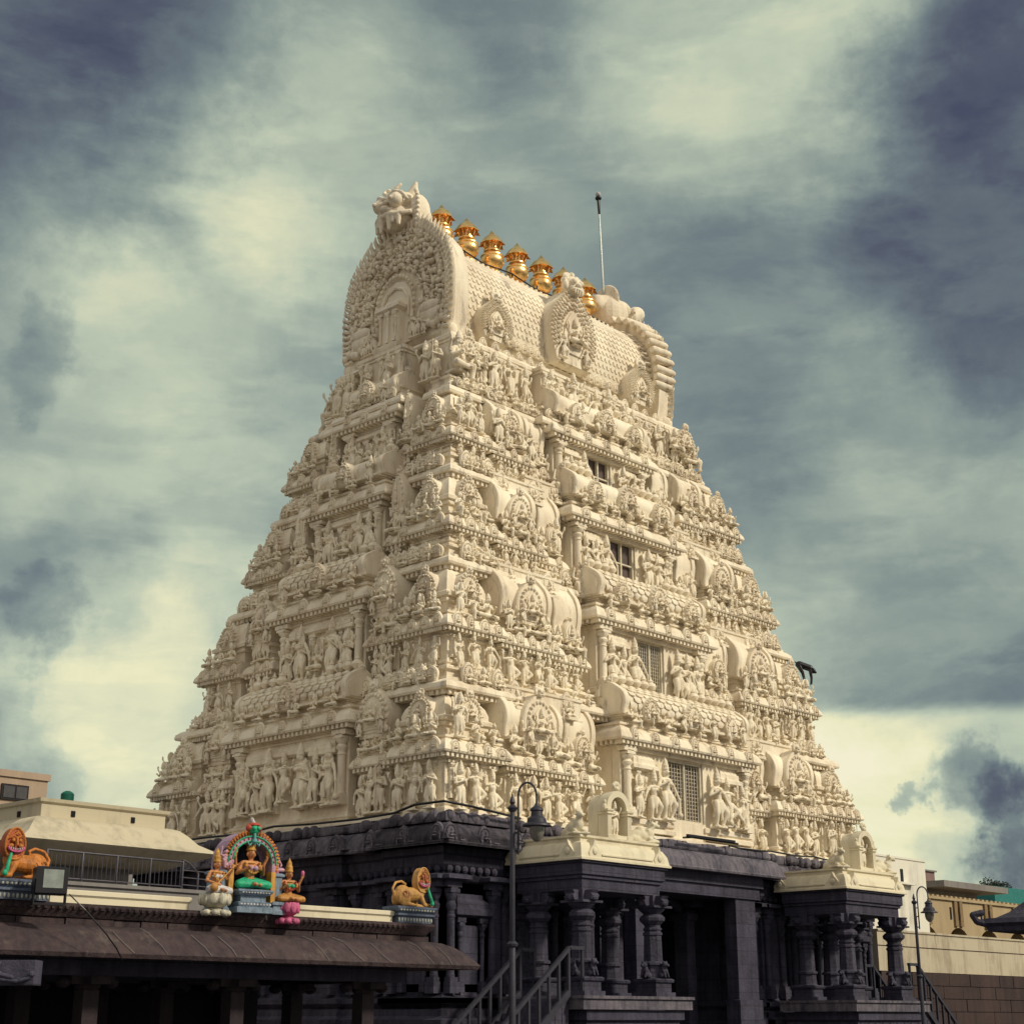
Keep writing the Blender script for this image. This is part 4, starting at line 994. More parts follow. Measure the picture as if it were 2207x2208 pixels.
def nandi(g):
    """resting bull, head raised, facing -y"""
    g.ell((0, .15, .22), (.24, .46, .22), 12, 9); g.ell((0, .05, .44), (.12, .15, .12)); g.ell((0, -.25, .30), (.17, .2, .22))
    g.cap((0, -.25, .36), (0, -.40, .58), .13, .10); g.cap((0, -.36, .62), (0, -.60, .54), .11, .07)
    for s in (-1, 1):
        g.cap((s * .08, -.36, .68), (s * .12, -.36, .80), .035, .012); g.ell((s * .15, -.36, .60), (.08, .03, .04)); g.cap((s * .15, -.25, .12), (s * .16, -.52, .06), .07, .045)
        g.ell((s * .22, .32, .12), (.11, .24, .12)); g.cap((s * .24, .35, .06), (s * .2, .05, .05), .06, .05)
    g.box(-.28, .28, -.55, .62, -.02, .05); g.tube([(0, -.40, .50), (0, -.30, .26)], .05)
    g.ell((.0, -.2, .42), (.19, .06, .05))
def porch(cx, lab, first):
    P = thing('entrance_porch', lab, 'porch', (cx, -1.5, Z0))
    hw = 1.78; yf = -2.8
    g = G(T(cx, 0, 0)); g.block(-1.95, 1.95, -3.0, -.35, [(.0, Z0), (0, -1.0), (.12, -.9), (.12, -.6), (0, -.5), (0, -.05), (.1, .0), (.1, .24)])
    for i in range(9):
        x = -1.8 + .45 * i; g.ell((x, -3.02, -.28), (.12, .12, .2), 8, 6)
    for i in range(5): g.ell((-1.97, -2.8 + .5 * i, -.28), (.12, .12, .2), 8, 6); g.ell((1.97, -2.8 + .5 * i, -.28), (.12, .12, .2), 8, 6)
    obj('plinth', g, P, mats=['dark'], smooth=.5, world=I4)
    g = G(T(cx, 0, 0)); g.box(-2.3 , 2.3, -3.2, -.35, .26, .52); x = -2.34
    ws = [.62, .8, .72, .9, .6, .7, .34]
    for w in ws: g.box(x, min(2.36, x + w - .012), -3.26, -.35, .524, .60); x += w
    obj('floor_slab', g, P, mats=['darklit'], smooth=0, world=I4)
    for (x, y) in ((-1.5, -2.5), (1.5, -2.5), (-1.5, -.95), (1.5, -.95), (0.0, -.95)):
        c = obj('column', COLM, P, world=T(cx + x, y, .6))
        if y < -2: obj('lion_carving', LIONS, c, world=T(cx + x, y - .28, 1.08) @ Sc(.85)); obj('lion_carving', LIONS, c, world=T(cx + x - .28, y, 1.08) @ rotz(-PI / 2) @ Sc(.85))
    g = G(T(cx, 0, 0)); g.block(-1.66, 1.66, -2.66, -.3, [(0, 3.3), (0, 3.58), (.06, 3.6), (.06, 3.66), (.12, 3.70), (.12, 3.98), (.18, 4.0), (.18, 4.06)])
    obj('beam', g, P, mats=['dark'], smooth=.4, world=I4)
    g = G(T(cx, 0, 0)); h = hw + .02
    g.block(-h, h, yf + .04, -.1, [(.1, 4.06), (.14, 4.06), (.14, 4.12), (.10, 4.14), (.06, 4.35), (-.04, 4.52), (-.16, 4.57), (-.16, 4.66), (-.10, 4.68), (-.10, 4.74), (-.3, 4.75)])
    for (Sx, w2) in ((T(cx, 0, 0), (-1.35, 1.45)), (Matrix(((0, 1, 0, cx - h), (-1, 0, 0, -1.42), (0, 0, 1, 0), (0, 0, 0, 1))), (-1.1, .95)), (Matrix(((0, -1, 0, cx + h), (1, 0, 0, -1.42), (0, 0, 1, 0), (0, 0, 0, 1))), (-.95, 1.1))):
        yy = (yf + .04) if Sx[0][0] == 1 else 0
        for x in w2:
            g.T = Sx @ T(x, 0, 4.12); g.prism([(-.2, 0), (-.24, .14), (-.14, .26), (-.06, .34), (0, .50), (.06, .34), (.14, .26), (.24, .14), (.2, 0)], yy - .11, yy + .18); g.ell((0, yy - .12, .18), (.1, .04, .1), 10, 6)
        g.T = Sx; g.box(w2[0] + .3, w2[1] - .3, yy - .125, yy - .09, 4.20, 4.235)
    obj('roof_slab', g, P, mats=['wallcream'], smooth=.5, world=I4)
    # niche on the roof
    N = thing('roof_niche', 'cream arched niche holding a statue on top of the %s porch roof' % ('left' if first else 'right'), 'niche', (cx, -2.3, 4.75), group='niches on the porch roofs')
    g = G(T(cx, 0, 0)); 
    arch = [(-.60, 4.75), (-.60, 5.66)] + [(.60 * math.cos(PI - PI * i / 12), 5.66 + .58 * math.sin(PI * i / 12) * 1.0) for i in range(1, 12)] + [(.60, 5.66), (.60, 4.75)]
    g.prism(arch, -2.15, -1.72)
    for sx in (-1, 1):
        x = sx * .5; g.block(x - .1, x + .1, -2.55, -2.14, [(.03, 4.75), (.03, 4.85), (0, 4.88), (0, 5.5), (.05, 5.53), (.02, 5.58), (.06, 5.63), (.06, 5.68)])
    rim = [(.60 * math.cos(PI - PI * i / 14), 5.68 + .62 * math.sin(PI * i / 14)) for i in range(15)]; inn = [(.40 * math.cos(PI * i / 14), 5.68 + .42 * math.sin(PI * i / 14)) for i in range(15)]
    n = 15; vs = [(x, -2.52, z) for x, z in rim] + [(x, -2.52, z) for x, z in inn[::-1]] + [(x, -2.14, z) for x, z in rim] + [(x, -2.14, z) for x, z in inn[::-1]]; fs = []
    for i in range(n - 1): fs += [(i, i + 1, n + i + 1, n + i), (2 * n + i, 3 * n + i, 3 * n + i + 1, 2 * n + i + 1), (i, 2 * n + i, 2 * n + i + 1, i + 1), (n + i, n + i + 1, 3 * n + i + 1, 3 * n + i)]
    g.add(vs, fs); g.box(-.55, .55, -2.55, -2.14, 4.75, 4.87)
    for sx in (-1, 1): g.ell((sx * .62, -2.45, 5.72), (.10, .08, .15), 8, 6); g.ell((sx * .62, -2.45, 5.9), (.06, .06, .08), 8, 6)
    for i in range(5): a = PI * (.2 + .15 * i); g.ell((.16 * math.cos(a), -2.42, 6.36 + .18 * math.sin(a)), (.07, .07, .09), 8, 6)
    g.ell((0, -2.45, 6.36), (.12, .1, .10), 8, 6)
    NM = T(cx + .12, -2.5, 4.75) @ Sc(.86) @ T(-cx, 2.5, -4.75)
    obj('arch', g, N, mats=['wallcream'], smooth=.6, world=NM)
    tag(obj('niche_statue', FIG['stand_four'], world=T(cx + .12, -2.36, 4.86) @ Sc(.80)), 'small standing cream statue inside the niche on the %s porch' % ('left' if first else 'right'), 'statue', 'statues in the porch niches')
    for sx in (-1, 1):
        g = G(T(cx + sx * 1.42, -2.25, 4.76) @ rotz(-.5 if sx < 0 else 1.0) @ Sc(.88)); nandi(g)
        tag(obj('bull_statue', remesh('bull_statue', g, .03, None, 'wallcream'), world=I4), 'cream resting bull statue at the %s corner of the %s porch roof' % ('near left' if sx < 0 else 'right', 'left' if first else 'right'), 'statue', 'bull statues on the porch roofs')
    # stairs beside the platform
    d = -1 if first else 1
    Q = thing('stone_stairs', 'dark steps with sloping handrails leading up to the %s porch' % ('left' if first else 'right'), 'stairs', (cx + d * 3.5, -2, Z0), group='stairs up to the porches')
    x0 = cx + d * 2.36
    g = G()
    for i in range(12):
        xa = x0 + d * .25 * i; z = .52 - .18 * i
        g.box(min(xa, xa + d * .27), max(xa, xa + d * .27), -2.75, -1.15, Z0 - .02, z - .0)
    obj('steps', g, Q, mats=['dark'], smooth=0, world=I4)
    for y in (-2.8, -1.1):
        g = G(); k = d; sl = .78
        A = Vector((x0 + k * .0, y, 1.78)); B = A + Vector((k * 3.2, 0, -3.2 * sl)); t = .045
        def bar(p, q, w=.05, h=.045):
            dd = (q - p); nn = Vector((-dd.z, 0, dd.x)).normalized() * h
            vs = [];
            for pt in (p, q):
                for s1 in (-1, 1):
                    for s2 in (-1, 1): vs.append(tuple(pt + nn * s1 + Vector((0, w * s2, 0))))
            g.add(vs, [(0, 1, 3, 2), (4, 6, 7, 5), (0, 4, 5, 1), (2, 3, 7, 6), (0, 2, 6, 4), (1, 5, 7, 3)])
        bar(A, B); bar(A + Vector((-k * .55, 0, 0)), A + Vector((k * .02, 0, 0)))
        bar(A + Vector((k * .05, 0, -1.12)), B + Vector((0, 0, -1.08)), .04, .09)
        for i in range(9):
            xx = k * (.04 + .38 * i); z = 1.78 - .38 * i * sl - .03; g.box(A.x + xx - .035, A.x + xx + .035, y - .035, y + .035, max(Z0, z - 1.12), z)
        g.box(A.x - k * .5 - .035, A.x - k * .5 + .035, y - .035, y + .035, .6, 1.76)
        obj('handrail', g, Q, mats=['iron'], smooth=0, world=I4)
    return P
porch(4.2, 'dark stone porch with cream roof slab left of the gateway, stairs on its left', True)
porch(17.3, 'dark stone porch with cream roof slab at the far right end of the tower', False)

# ------------------------------------------------------------------ street lamps
def street_lamp(x, y, ztop, lab, toward, globe):
    L = thing('street_lamp', lab, 'street lamp', (x, y, Z0), group='black street lamps with swan neck')
    g = G(); g.cap((x, y, Z0), (x, y, 1.2), .065, .054, 10); g.cap((x, y, 1.2), (x, y, ztop - .2), .047, .043, 10)
    g.lathe([(.09, 0), (.1, .04), (.06, .08)], 10, (x, y, 1.18)); g.lathe([(.06, 0), (.09, .06), (.03, .12), (.05, .16), (.01, .3)], 8, (x, y, ztop - .24)); g.cap((x, y, Z0), (x, y, Z0 + .5), .14, .1, 10)
    obj('pole', g, L, mats=['iron'], world=I4)
    d = Vector(toward).normalized(); p = Vector((x, y, 0)); g = G(); w = .10
    pts = [p + d * w + Vector((0, 0, ztop - .95)), p + d * w + Vector((0, 0, ztop - .02))]
    for i in range(11): a = PI - PI * i / 10; pts.append(p + d * (w + .16 + .16 * math.cos(a)) + Vector((0, 0, ztop + .02 + .24 * math.sin(a))))
    pts.append(p + d * (w + .32) + Vector((0, 0, ztop - .14)))
    g.tube(pts, .020, 8)
    for zz in (-.35, -.6, -.9): g.cap(p + Vector((0, 0, ztop + zz)), p + d * w + Vector((0, 0, ztop + zz)), .018, .018, 6)
    obj('arm', g, L, mats=['iron'], world=I4)
    c = p + d * (w + .32); q = .82; top = ztop - .14; SS = T(c.x, c.y, top) @ Sc(q)
    g = G(SS); g.lathe([(.03, .06), (.05, 0), (.13, -.06), (.145, -.10), (.12, -.12), (.13, -.22), (.20, -.28), (.21, -.36), (.30, -.40), (.31, -.43), (.18, -.44)], 20)
    s = obj('lamp_shade', g, L, mats=['iron'], world=I4)
    g = G(SS); g.lathe([(.16, -.44), (.16, -.54), (.13, -.66), (.06, -.74), (.01, -.75)], 16); obj('lamp_globe', g, s, mats=['globe'], world=I4)
street_lamp(-9.68, -11.6, 3.67, 'tall black swan neck street lamp in front of the left porch stairs', (.685, -.729, 0), 1)
street_lamp(13.03, -6.57, 3.5, 'black swan neck street lamp before the plain wall on the right', (.685, -.729, 0), 1)

# ------------------------------------------------------------------ pavilion at lower left
PV = thing('stone_pavilion', 'long dark brown stone pavilion roof with cream parapet in the lower left', 'pavilion', (-14, -8, Z0))
g = G(); xr = -9.95
g.block(-21, xr, -9.6, -5.2, [(.2, .98), (.74, .84), (.77, .90), (.66, 1.02), (.45, 1.20), (.28, 1.28), (.02, 1.32)], True)
g.m = 1; x = -20.6
while x < -9.7:
    x += random.uniform(.45, .8); s = random.uniform(.05, .25)
    pr = [(.775, .91), (.67, 1.03), (.46, 1.21), (.29, 1.29)]
    pts = [(x + s * (1 - i / 3) + random.uniform(-.03, .03), -9.6 - o - .004, z + .004) for i, (o, z) in enumerate(pr[:random.choice((3, 4, 4))])]
    if x < xr + .3 and random.random() < .8: g.tube(pts, .0055, 5)
obj('eave', g, PV, mats=['brown', 'conc'], smooth=.4, world=I4)
g = G(); g.block(-21, xr - .02, -9.62, -5.2, [(.0, 1.30), (.0, 1.40), (.08, 1.41), (.16, 1.50), (.20, 1.56), (.20, 1.60), (.0, 1.61)], True)
x = -21
while x < xr - .2:
    w = random.uniform(.4, .9); g.box(x, x + w - .02, -9.66 - random.uniform(.0, .03), -9.4, 1.31, 1.395); x += w
for i in range(90):
    xx = -20.8 + 10.3 * i / 89; g.ell((xx, -9.79, 1.55), (.06 * random.uniform(.6, 1.2), .045, .05), 6, 4)
obj('carved_course', g, PV, mats=['brown'], smooth=.5, world=I4)
def lowwall(x0, x1):
    g = G(); g.block(x0, x1, -9.66, -9.45, [(.0, 1.60), (.0, 1.70), (.03, 1.73), (.03, 1.79), (.01, 1.80)], True); return g
obj('parapet', lowwall(-17.3, -14.9), PV, mats=['wallcream'], smooth=0, world=I4)
obj('parapet', lowwall(-13.2, -10.65), PV, mats=['wallcream'], smooth=0, world=I4)
g = G(); g.box(-20.8, xr - .3, -9.4, -5.4, 1.3, 1.62); obj('flat_roof', g, PV, mats=['conc'], smooth=0, world=I4)
g = G(); g.box(-21, xr - .15, -9.45, -9.15, .62, .97); g.box(-21, xr - .15, -5.6, -5.3, .62, .97); g.box(xr - .45, xr - .15, -9.15, -5.6, .62, .97)
obj('beam', g, PV, mats=['dark'], smooth=0, world=I4)
g = G(); g.box(-.13, .13, -.13, .13, Z0, .42); g.lathe([(.13, .40), (.2, .46), (.2, .50)], 8)
g.box(-.36, .36, -.16, .16, .50, .62); g.ell((-.4, 0, .52), (.1, .14, .08)); g.ell((.4, 0, .52), (.1, .14, .08)); g.box(-.16, .16, -.36, .36, .498, .60)
PC = to_mesh('column', g, ['colbrown'], .5)
for x in (-19.2, -16.35, -13.7, -10.95):
    for y in (-9.3, -7.4, -5.45): obj('column', PC, PV, world=T(x, y, 0))
g = G(); g.box(-21, xr + .1, -9.9, -5.0, Z0, Z0 + .25); obj('plinth', g, PV, mats=['dark'], smooth=0, world=I4)
g = G(); g.box(-21, xr - .1, -5.25, -5.05, Z0 + .2, .95); obj('back_wall', g, PV, mats=['void'], smooth=0, world=I4)
# bracket stone low left
g = G(T(-19.0, -11.9, 0) @ rotz(-PI / 4)); g.box(-.9, .24, -.06, .3, .41, .71); 
g.tube([(-.32, -.08, .70), (-.36, -.09, .60), (-.28, -.09, .50), (-.1, -.09, .47), (.05, -.09, .455), (.2, -.09, .50), (.24, -.09, .56)], .022, 8); g.tube([(-.2, -.08, .68), (-.24, -.09, .60), (-.16, -.09, .53), (-.02, -.09, .50)], .03, 8); g.ell((.22, -.09, .54), .04)
tag(obj('carved_bracket', g, mats=['dark'], smooth=.4), 'grey stone bracket with scroll carving at the lower left edge', 'bracket')

# painted statues ---------------------------------------------------
def painted(name, label, cat, loc, h, rz, pose, arms, colors, crown=.24, prop=None, side=1, extra=None, group=None):
    S = T(*loc) @ rotz(rz) @ Sc(h); P = figure_geo(pose, arms, crown, False, True, side, prop, False, True)
    W = thing(name, label, cat, loc, rz, group)
    names = dict(body='body', crown='crown', cloth='garment', hair='hair', prop='instrument' if prop == 'veena' else 'attribute')
    for k in ('body', 'crown', 'cloth', 'hair', 'prop'):
        if P[k].V and k in colors:
            me = remesh(names[k], P[k], .009 if k == 'body' else .011, None, colors[k]); obj(names[k], me, W, world=S)
    if extra:
        for nm, gg, mt in extra: obj(nm, gg, W, mats=[mt], world=S)
    return W
def face_paint():
    g = G(); hd = Vector((0, -.012, .34 + .075 + .04 + .115))
    for s in (-1, 1): g.ell(hd + Vector((s * .027, -.077, .012)), (.013, .004, .008), 8, 6)
    return g
def eyes():
    g = G(); hd = Vector((0, -.012, .34 + .075 + .04 + .115))
    for s in (-1, 1): g.ell(hd + Vector((s * .027, -.080, .012)), (.006, .003, .006), 8, 6); g.tube([tuple(hd + Vector((s * .012, -.076, .032))), tuple(hd + Vector((s * .03, -.074, .038))), tuple(hd + Vector((s * .045, -.066, .030)))], .003, 5)
    return g
def lips():
    g = G(); g.ell((0, -.088, .34 + .075 + .04 + .07), (.016, .006, .006), 8, 6); return g
def blouse():
    g = G(); 
    for s in (-1, 1): g.ell((s * .055, -.082, .338), .046, 10, 8)
    g.ell((0, -.01, .345), (.125, .09, .045), 12, 8); return g
def garland():
    g = G(); pts = [(.13 * math.cos(a), -.075 - .03 * abs(math.sin(a)), .42 + .16 * math.sin(a)) for a in [PI + PI * i / 10 for i in range(11)]]
    for p in pts: g.ell(p, .022, 7, 5)
    return g
def lotus(g, r, h, n=12):
    g.lathe([(r * .55, 0), (r * .9, h * .3), (r, h * .55), (r * .92, h), (r * .7, h * 1.02)], 24)
    for i in range(n):
        a = 2 * PI * i / n
        g.T = g_base @ rotz(a) if False else rotz(a); g.ell((r * .93, 0, h * .55), (r * .16, r * .27, h * .5), 8, 6); g.T = I4
def lotus_seat(loc, r, cols, label):
    W = thing('lotus_pedestal', label, 'pedestal', loc)
    S = T(*loc) @ Sc(1, 1, .74)
    g = G(); g.lathe([(r * .5, .18), (r * .95, .26), (r * 1.05, .38), (r * .9, .46), (r * .6, .47)], 24)
    for i in range(10): a = 2 * PI * i / 10 + .2; g.T = rotz(a); g.ell((r * .95, 0, .35), (r * .14, r * .30, .12), 10, 7)
    g.T = I4; V = g.arrays(); obj('upper_petals', to_mesh('upper_petals', V, [cols[0]], 1.0), W, world=S)
    g = G(); g.lathe([(r * .9, .02), (r * .8, .08), (r * .4, .18)], 20)
    for i in range(9): a = 2 * PI * i / 9; g.T = rotz(a); g.ell((r * .85, 0, .07), (r * .25, r * .30, .07), 10, 7)
    g.T = I4; obj('lower_petals', to_mesh('lower_petals', g.arrays(), [cols[1]], 1.0), W, world=S)
    return W
sx0, sy0, sz0 = -13.85, -9.75, 1.60
SH = thing('painted_shrine', 'brightly painted arched shrine with red flame rim standing on the pavilion edge', 'shrine', (sx0, sy0, sz0))
S = T(sx0, sy0, sz0) @ rotz(-.12) @ Sc(1.04, 1, 1)
def arch_ring(g, ro, ri, y0, y1, zc, zb, n=20, sx=1.0):
    a_o = [(-ro * sx, zb)] + [(ro * sx * math.cos(PI - PI * i / n), zc + ro * math.sin(PI * i / n)) for i in range(n + 1)] + [(ro * sx, zb)]
    a_i = [(-ri * sx, zb)] + [(ri * sx * math.cos(PI - PI * i / n), zc + ri * math.sin(PI * i / n)) for i in range(n + 1)] + [(ri * sx, zb)]
    m = len(a_o); vs = [(x, y0, z) for x, z in a_o] + [(x, y0, z) for x, z in a_i] + [(x, y1, z) for x, z in a_o] + [(x, y1, z) for x, z in a_i]; fs = []
    for i in range(m - 1): fs += [(i, i + 1, m + i + 1, m + i), (2 * m + i, 3 * m + i, 3 * m + i + 1, 2 * m + i + 1), (i, 2 * m + i, 2 * m + i + 1, i + 1), (m + i, m + i + 1, 3 * m + i + 1, 3 * m + i)]
    fs += [(0, m, 3 * m, 2 * m), (m - 1, 3 * m - 1, 4 * m - 1, 2 * m - 1)]
    g.add(vs, [f if len(f) == 4 else f for f in fs])
g = G(); arch_ring(g, .50, .36, -.05, .30, .78, .62); obj('arch_back', g, SH, mats=['c_lilac'], smooth=.5, world=S)
g = G(); g.prism([(-.32, .1), (-.32, .78)] + [(.32 * math.cos(PI - PI * i / 12), .78 + .32 * math.sin(PI * i / 12)) for i in range(1, 12)] + [(.32, .78), (.32, .1)], .22, .30); obj('niche_back', g, SH, mats=['c_navy'], smooth=0, world=S)
g = G(); 
for i in range(26):
    a = PI * (i + .5) / 26; r = .455; g.T = T(r * math.cos(a), -.07, .80 + r * math.sin(a)) @ Matrix.Rotation(PI / 2 - a, 4, 'Y'); g.ell((0, 0, 0), (.018, .02, .05), 7, 6); g.ell((.015, -.012, .02), (.014, .014, .022), 6, 5)
g.T = I4
for s in (-1, 1):
    for q in range(3): g.ell((s * (.42 + .01 * q), -.06, .70 + .04 * q), (.05, .03, .04), 8, 6)
obj('flame_rim', g, SH, mats=['c_orange'], smooth=1, world=S)
g = G(); arch_ring(g, .415, .355, -.085, -.04, .78, .66); obj('inner_band', g, SH, mats=['c_lilac'], smooth=.5, world=S)
g = G(); 
for i in range(15): a = PI * (i + .5) / 15; g.ell((.385 * math.cos(a), -.09, .78 + .385 * math.sin(a)), .016, 6, 5)
obj('red_bosses', g, SH, mats=['c_red'], world=S)
g = G()
for r in (.345, .42): g.tube([(r * math.cos(PI * i / 24), -.095, .78 + r * math.sin(PI * i / 24)) for i in range(25)], .012, 6)
obj('green_band', g, SH, mats=['c_green'], world=S)
g = G(); g.ell((0, -.1, 1.30), (.09, .07, .07)); g.ell((-.04, -.16, 1.32), .035); g.ell((.04, -.16, 1.32), .035); obj('mask', g, SH, mats=['c_green'], world=S)
g = G(); g.cap((0, -.12, 1.24), (0, -.12, 1.10), .025, .02); g.lathe([(.01, -.06), (.05, -.01), (.045, .03), (.01, .04)], 10, (0, -.12, 1.12)); g.tube([(-.12, -.1, 1.12), (-.08, -.12, 1.05), (-.02, -.12, 1.12)], .012); g.tube([(.12, -.1, 1.12), (.08, -.12, 1.05), (.02, -.12, 1.12)], .012); obj('pendant', g, SH, mats=['c_teal2'], world=S)
g = G(); g.ell((0, -.08, 1.385), (.10, .06, .035)); g.ell((-.09, -.08, 1.33), (.05, .05, .06)); g.ell((.10, -.08, 1.33), (.04, .05, .06)); obj('crest', g, SH, mats=['c_red'], world=S)
g = G(); g.cap((0, -.05, 1.40), (-.03, -.05, 1.48), .045, .03); obj('crest_tip', g, SH, mats=['c_pwhite'], world=S)
for s in (-1, 1):
    g = G(); g.box(s * .37 - .04, s * .37 + .04, -.12, .05, .18, .66); obj('gold_pillar', g, SH, mats=['c_crown'], smooth=0, world=S)
    g = G(); g.block(min(s * .42, s * .56), max(s * .42, s * .56), -.06, .3, [(0, .2), (0, .58), (.03, .6), (.03, .63), (0, .65)], True); g.block(min(s * .40, s * .58), max(s * .40, s * .58), -.10, .3, [(.02, .0), (.02, .06), (0, .08), (0, .14), (.03, .15), (.03, .2)], True); obj('side_pier', g, SH, mats=['c_blue'], smooth=0, world=S)
g = G(); g.block(-.27, .27, -.22, .18, [(.06, 0), (.06, .08), (.0, .10), (.02, .16), (-.05, .18), (-.05, .26), (.0, .28), (.04, .33), (.04, .36), (0, .36)], True)
obj('throne', g, SH, mats=['c_blue'], smooth=0, world=S)
g = G()
for i in range(10): g.ell((-.25 + .055 * i, -.265, .13), (.02, .012, .016), 6, 5); g.ell((-.22 + .05 * i, -.25, .31), (.018, .012, .012), 6, 5)
obj('throne_scrolls', g, SH, mats=['c_pwhite'], world=S)
ex = [('eyes', eyes(), 'c_hair'), ('lips', lips(), 'c_red'), ('bodice', blouse(), 'c_lilac'), ('garland', garland(), 'c_crown')]
painted('seated_goddess_statue', 'painted four armed goddess statue with gold crown and green garment seated in the shrine', 'statue', (sx0, sy0 - .02, sz0 + .36), 1.0, -.1, 'lotus', 4, dict(body='c_skin', crown='c_crown', cloth='c_green', hair='c_hair', prop='c_crown'), .27, None, 1, ex)
lotus_seat((-14.56, -9.85, 1.52), .24, ('c_petal', 'c_petal'), 'cream lotus pedestal carrying the statue with the lute')
ex = [('eyes', eyes(), 'c_hair'), ('lips', lips(), 'c_red'), ('bodice', blouse(), 'c_pwhite'), ('garland', garland(), 'c_crown')]
painted('lute_player_statue', 'painted crowned statue playing a long lute on a white lotus left of the shrine', 'statue', (-14.56, -9.85, 1.85), .80, .1, 'lotus', 2, dict(body='c_skin', crown='c_crown', cloth='c_pwhite', hair='c_hair', prop='c_saree'), .26, 'veena', 1, ex)
lotus_seat((-13.12, -9.85, 1.46), .19, ('c_pinkp', 'c_pinkp'), 'pink lotus pedestal carrying the statue right of the shrine')
ex = [('eyes', eyes(), 'c_hair'), ('lips', lips(), 'c_red'), ('bodice', blouse(), 'c_green'), ('garland', garland(), 'c_red')]
painted('seated_statue', 'painted statue in orange garment with green bodice on a pink lotus right of the shrine', 'statue', (-13.12, -9.85, 1.79), .80, -.15, 'lotus', 4, dict(body='c_skin', crown='c_crown', cloth='c_saree', hair='c_hair', prop='c_pinkp'), .26, None, 1, ex)
for s in (-1, 1):
    painted('cherub_statue', 'small pink plump figure with black hair on the %s shoulder of the shrine' % ('left' if s < 0 else 'right'), 'statue', (sx0 + s * .50, sy0 - .02, sz0 + .67), .46, -.3 * s, 'squat' if s < 0 else 'ease', 2, dict(body='c_cherub', crown='c_cherub', cloth='c_cherub', hair='c_hair'), 0, None, -1, None, 'small pink figures on the shrine')
def lion_parts(front):
    """crouching lion, body along +x (head at +x), mask disc turned to -y"""
    b = G()
    b.ell((-.22, 0, .24), (.24, .15, .22), 14, 10); b.cap((-.2, 0, .24), (.2, 0, .28), .17, .15, 12); b.ell((.24, -.02, .34), (.16, .14, .2), 12, 9)
    for s in (-1, 1):
        b.ell((-.26, s * .12, .16), (.17, .07, .17), 12, 9); b.cap((-.28, s * .13, .06), (-.02, s * .15, .035), .05, .04); b.ell((.02, s * .15, .03), (.06, .045, .03))
        b.cap((.22, s * .1, .24), (.32, s * .14, .05), .07, .045); b.cap((.30, s * .14, .05), (.48, s * .14, .04), .045, .04); b.ell((.50, s * .14, .03), (.06, .05, .032))
        for q in range(3): b.ell((.545, s * .14 - .03 + .03 * q, .02), (.025, .012, .014), 6, 5)
    b.tube([(-.45, 0, .2), (-.50, .02, .36), (-.40, .04, .50), (-.22, .05, .54), (-.10, .04, .48)], .03, 8)
    m = G(); m.T = T(.27, -.13, .58)
    m.prism([(.19 * math.cos(a) * (1 - .12 * math.sin(a)), .27 * math.sin(a)) for a in [2 * PI * i / 24 for i in range(24)]], -.02, .16, .1, .05); m.T = I4
    f = G(); c = Vector((.27, -.17, .56))
    for s in (-1, 1):
        f.ell(c + Vector((s * .065, -.02, .07)), (.035, .03, .035)); f.tube([tuple(c + Vector((s * .02, -.03, .12))), tuple(c + Vector((s * .07, -.035, .15))), tuple(c + Vector((s * .12, -.02, .11)))], .014, 6)
        f.ell(c + Vector((s * .09, -.01, -.02)), (.05, .03, .035))
    f.cap(c + Vector((0, -.03, .12)), c + Vector((0, -.05, .0)), .018, .03); f.tube([tuple(c + Vector((-.05, -.02, .17))), tuple(c + Vector((0, -.03, .2))), tuple(c + Vector((.05, -.02, .17)))], .014, 6)
    f.ell(c + Vector((0, -.02, .22)), .02)
    mo = G(); mo.tube([tuple(c + Vector((.14 * math.cos(a), -.02, -.045 + .07 * math.sin(a)))) for a in [PI + PI * i / 10 for i in range(11)]], .024, 7)
    te = G(); 
    for q in range(6): te.ell(c + Vector((-.10 + .04 * q, -.035, -.062 - .02 * (1 - abs(q - 2.5) / 2.5))), (.014, .014, .02), 6, 5)
    rim = G(); rim.T = T(.27, -.15, .58)
    rim.tube([(.185 * math.cos(a) * (1 - .12 * math.sin(a)), .0, .265 * math.sin(a)) for a in [2 * PI * i / 28 for i in range(29)]], .02, 6); rim.T = I4
    sp = G(); sp.tube([(-.28 + (.02 + .012 * i) * math.cos(i * .8), -.165 - .012 * (i < 8), .27 + (.02 + .012 * i) * math.sin(i * .8)) for i in range(9)], .012, 6)
    gr_ = G(); gr_.cap((.36, -.2, .40), (.44, -.24, .12), .025, .04); gr_.ell((.46, -.24, .08), (.05, .04, .06))
    return b, m, f, mo, te, rim, sp, gr_
def painted_lion(loc, rz, flip, label, cols, sc):
    W = thing('lion_statue', label, 'statue', loc, rz, 'painted lions at the ends of the parapet')
    S = T(*loc) @ rotz(rz) @ Sc(-sc if flip else sc, sc, sc)
    b, m, f, mo, te, rim, sp, gr_ = lion_parts(True)
    obj('body', remesh('body', b, .018, None, cols[0]), W, world=S)
    for n, gg, c in (('mane', m, cols[1]), ('face', f, cols[2]), ('mouth', mo, 'c_pinkp'), ('teeth', te, 'c_pwhite'), ('mane_rim', rim, cols[0]), ('flank_curl', sp, cols[2]), ('stem', gr_, 'c_green')):
        gg2 = G(); 
        obj(n, to_mesh(n, gg.arrays(), [c], .8), W, world=S)
    return W
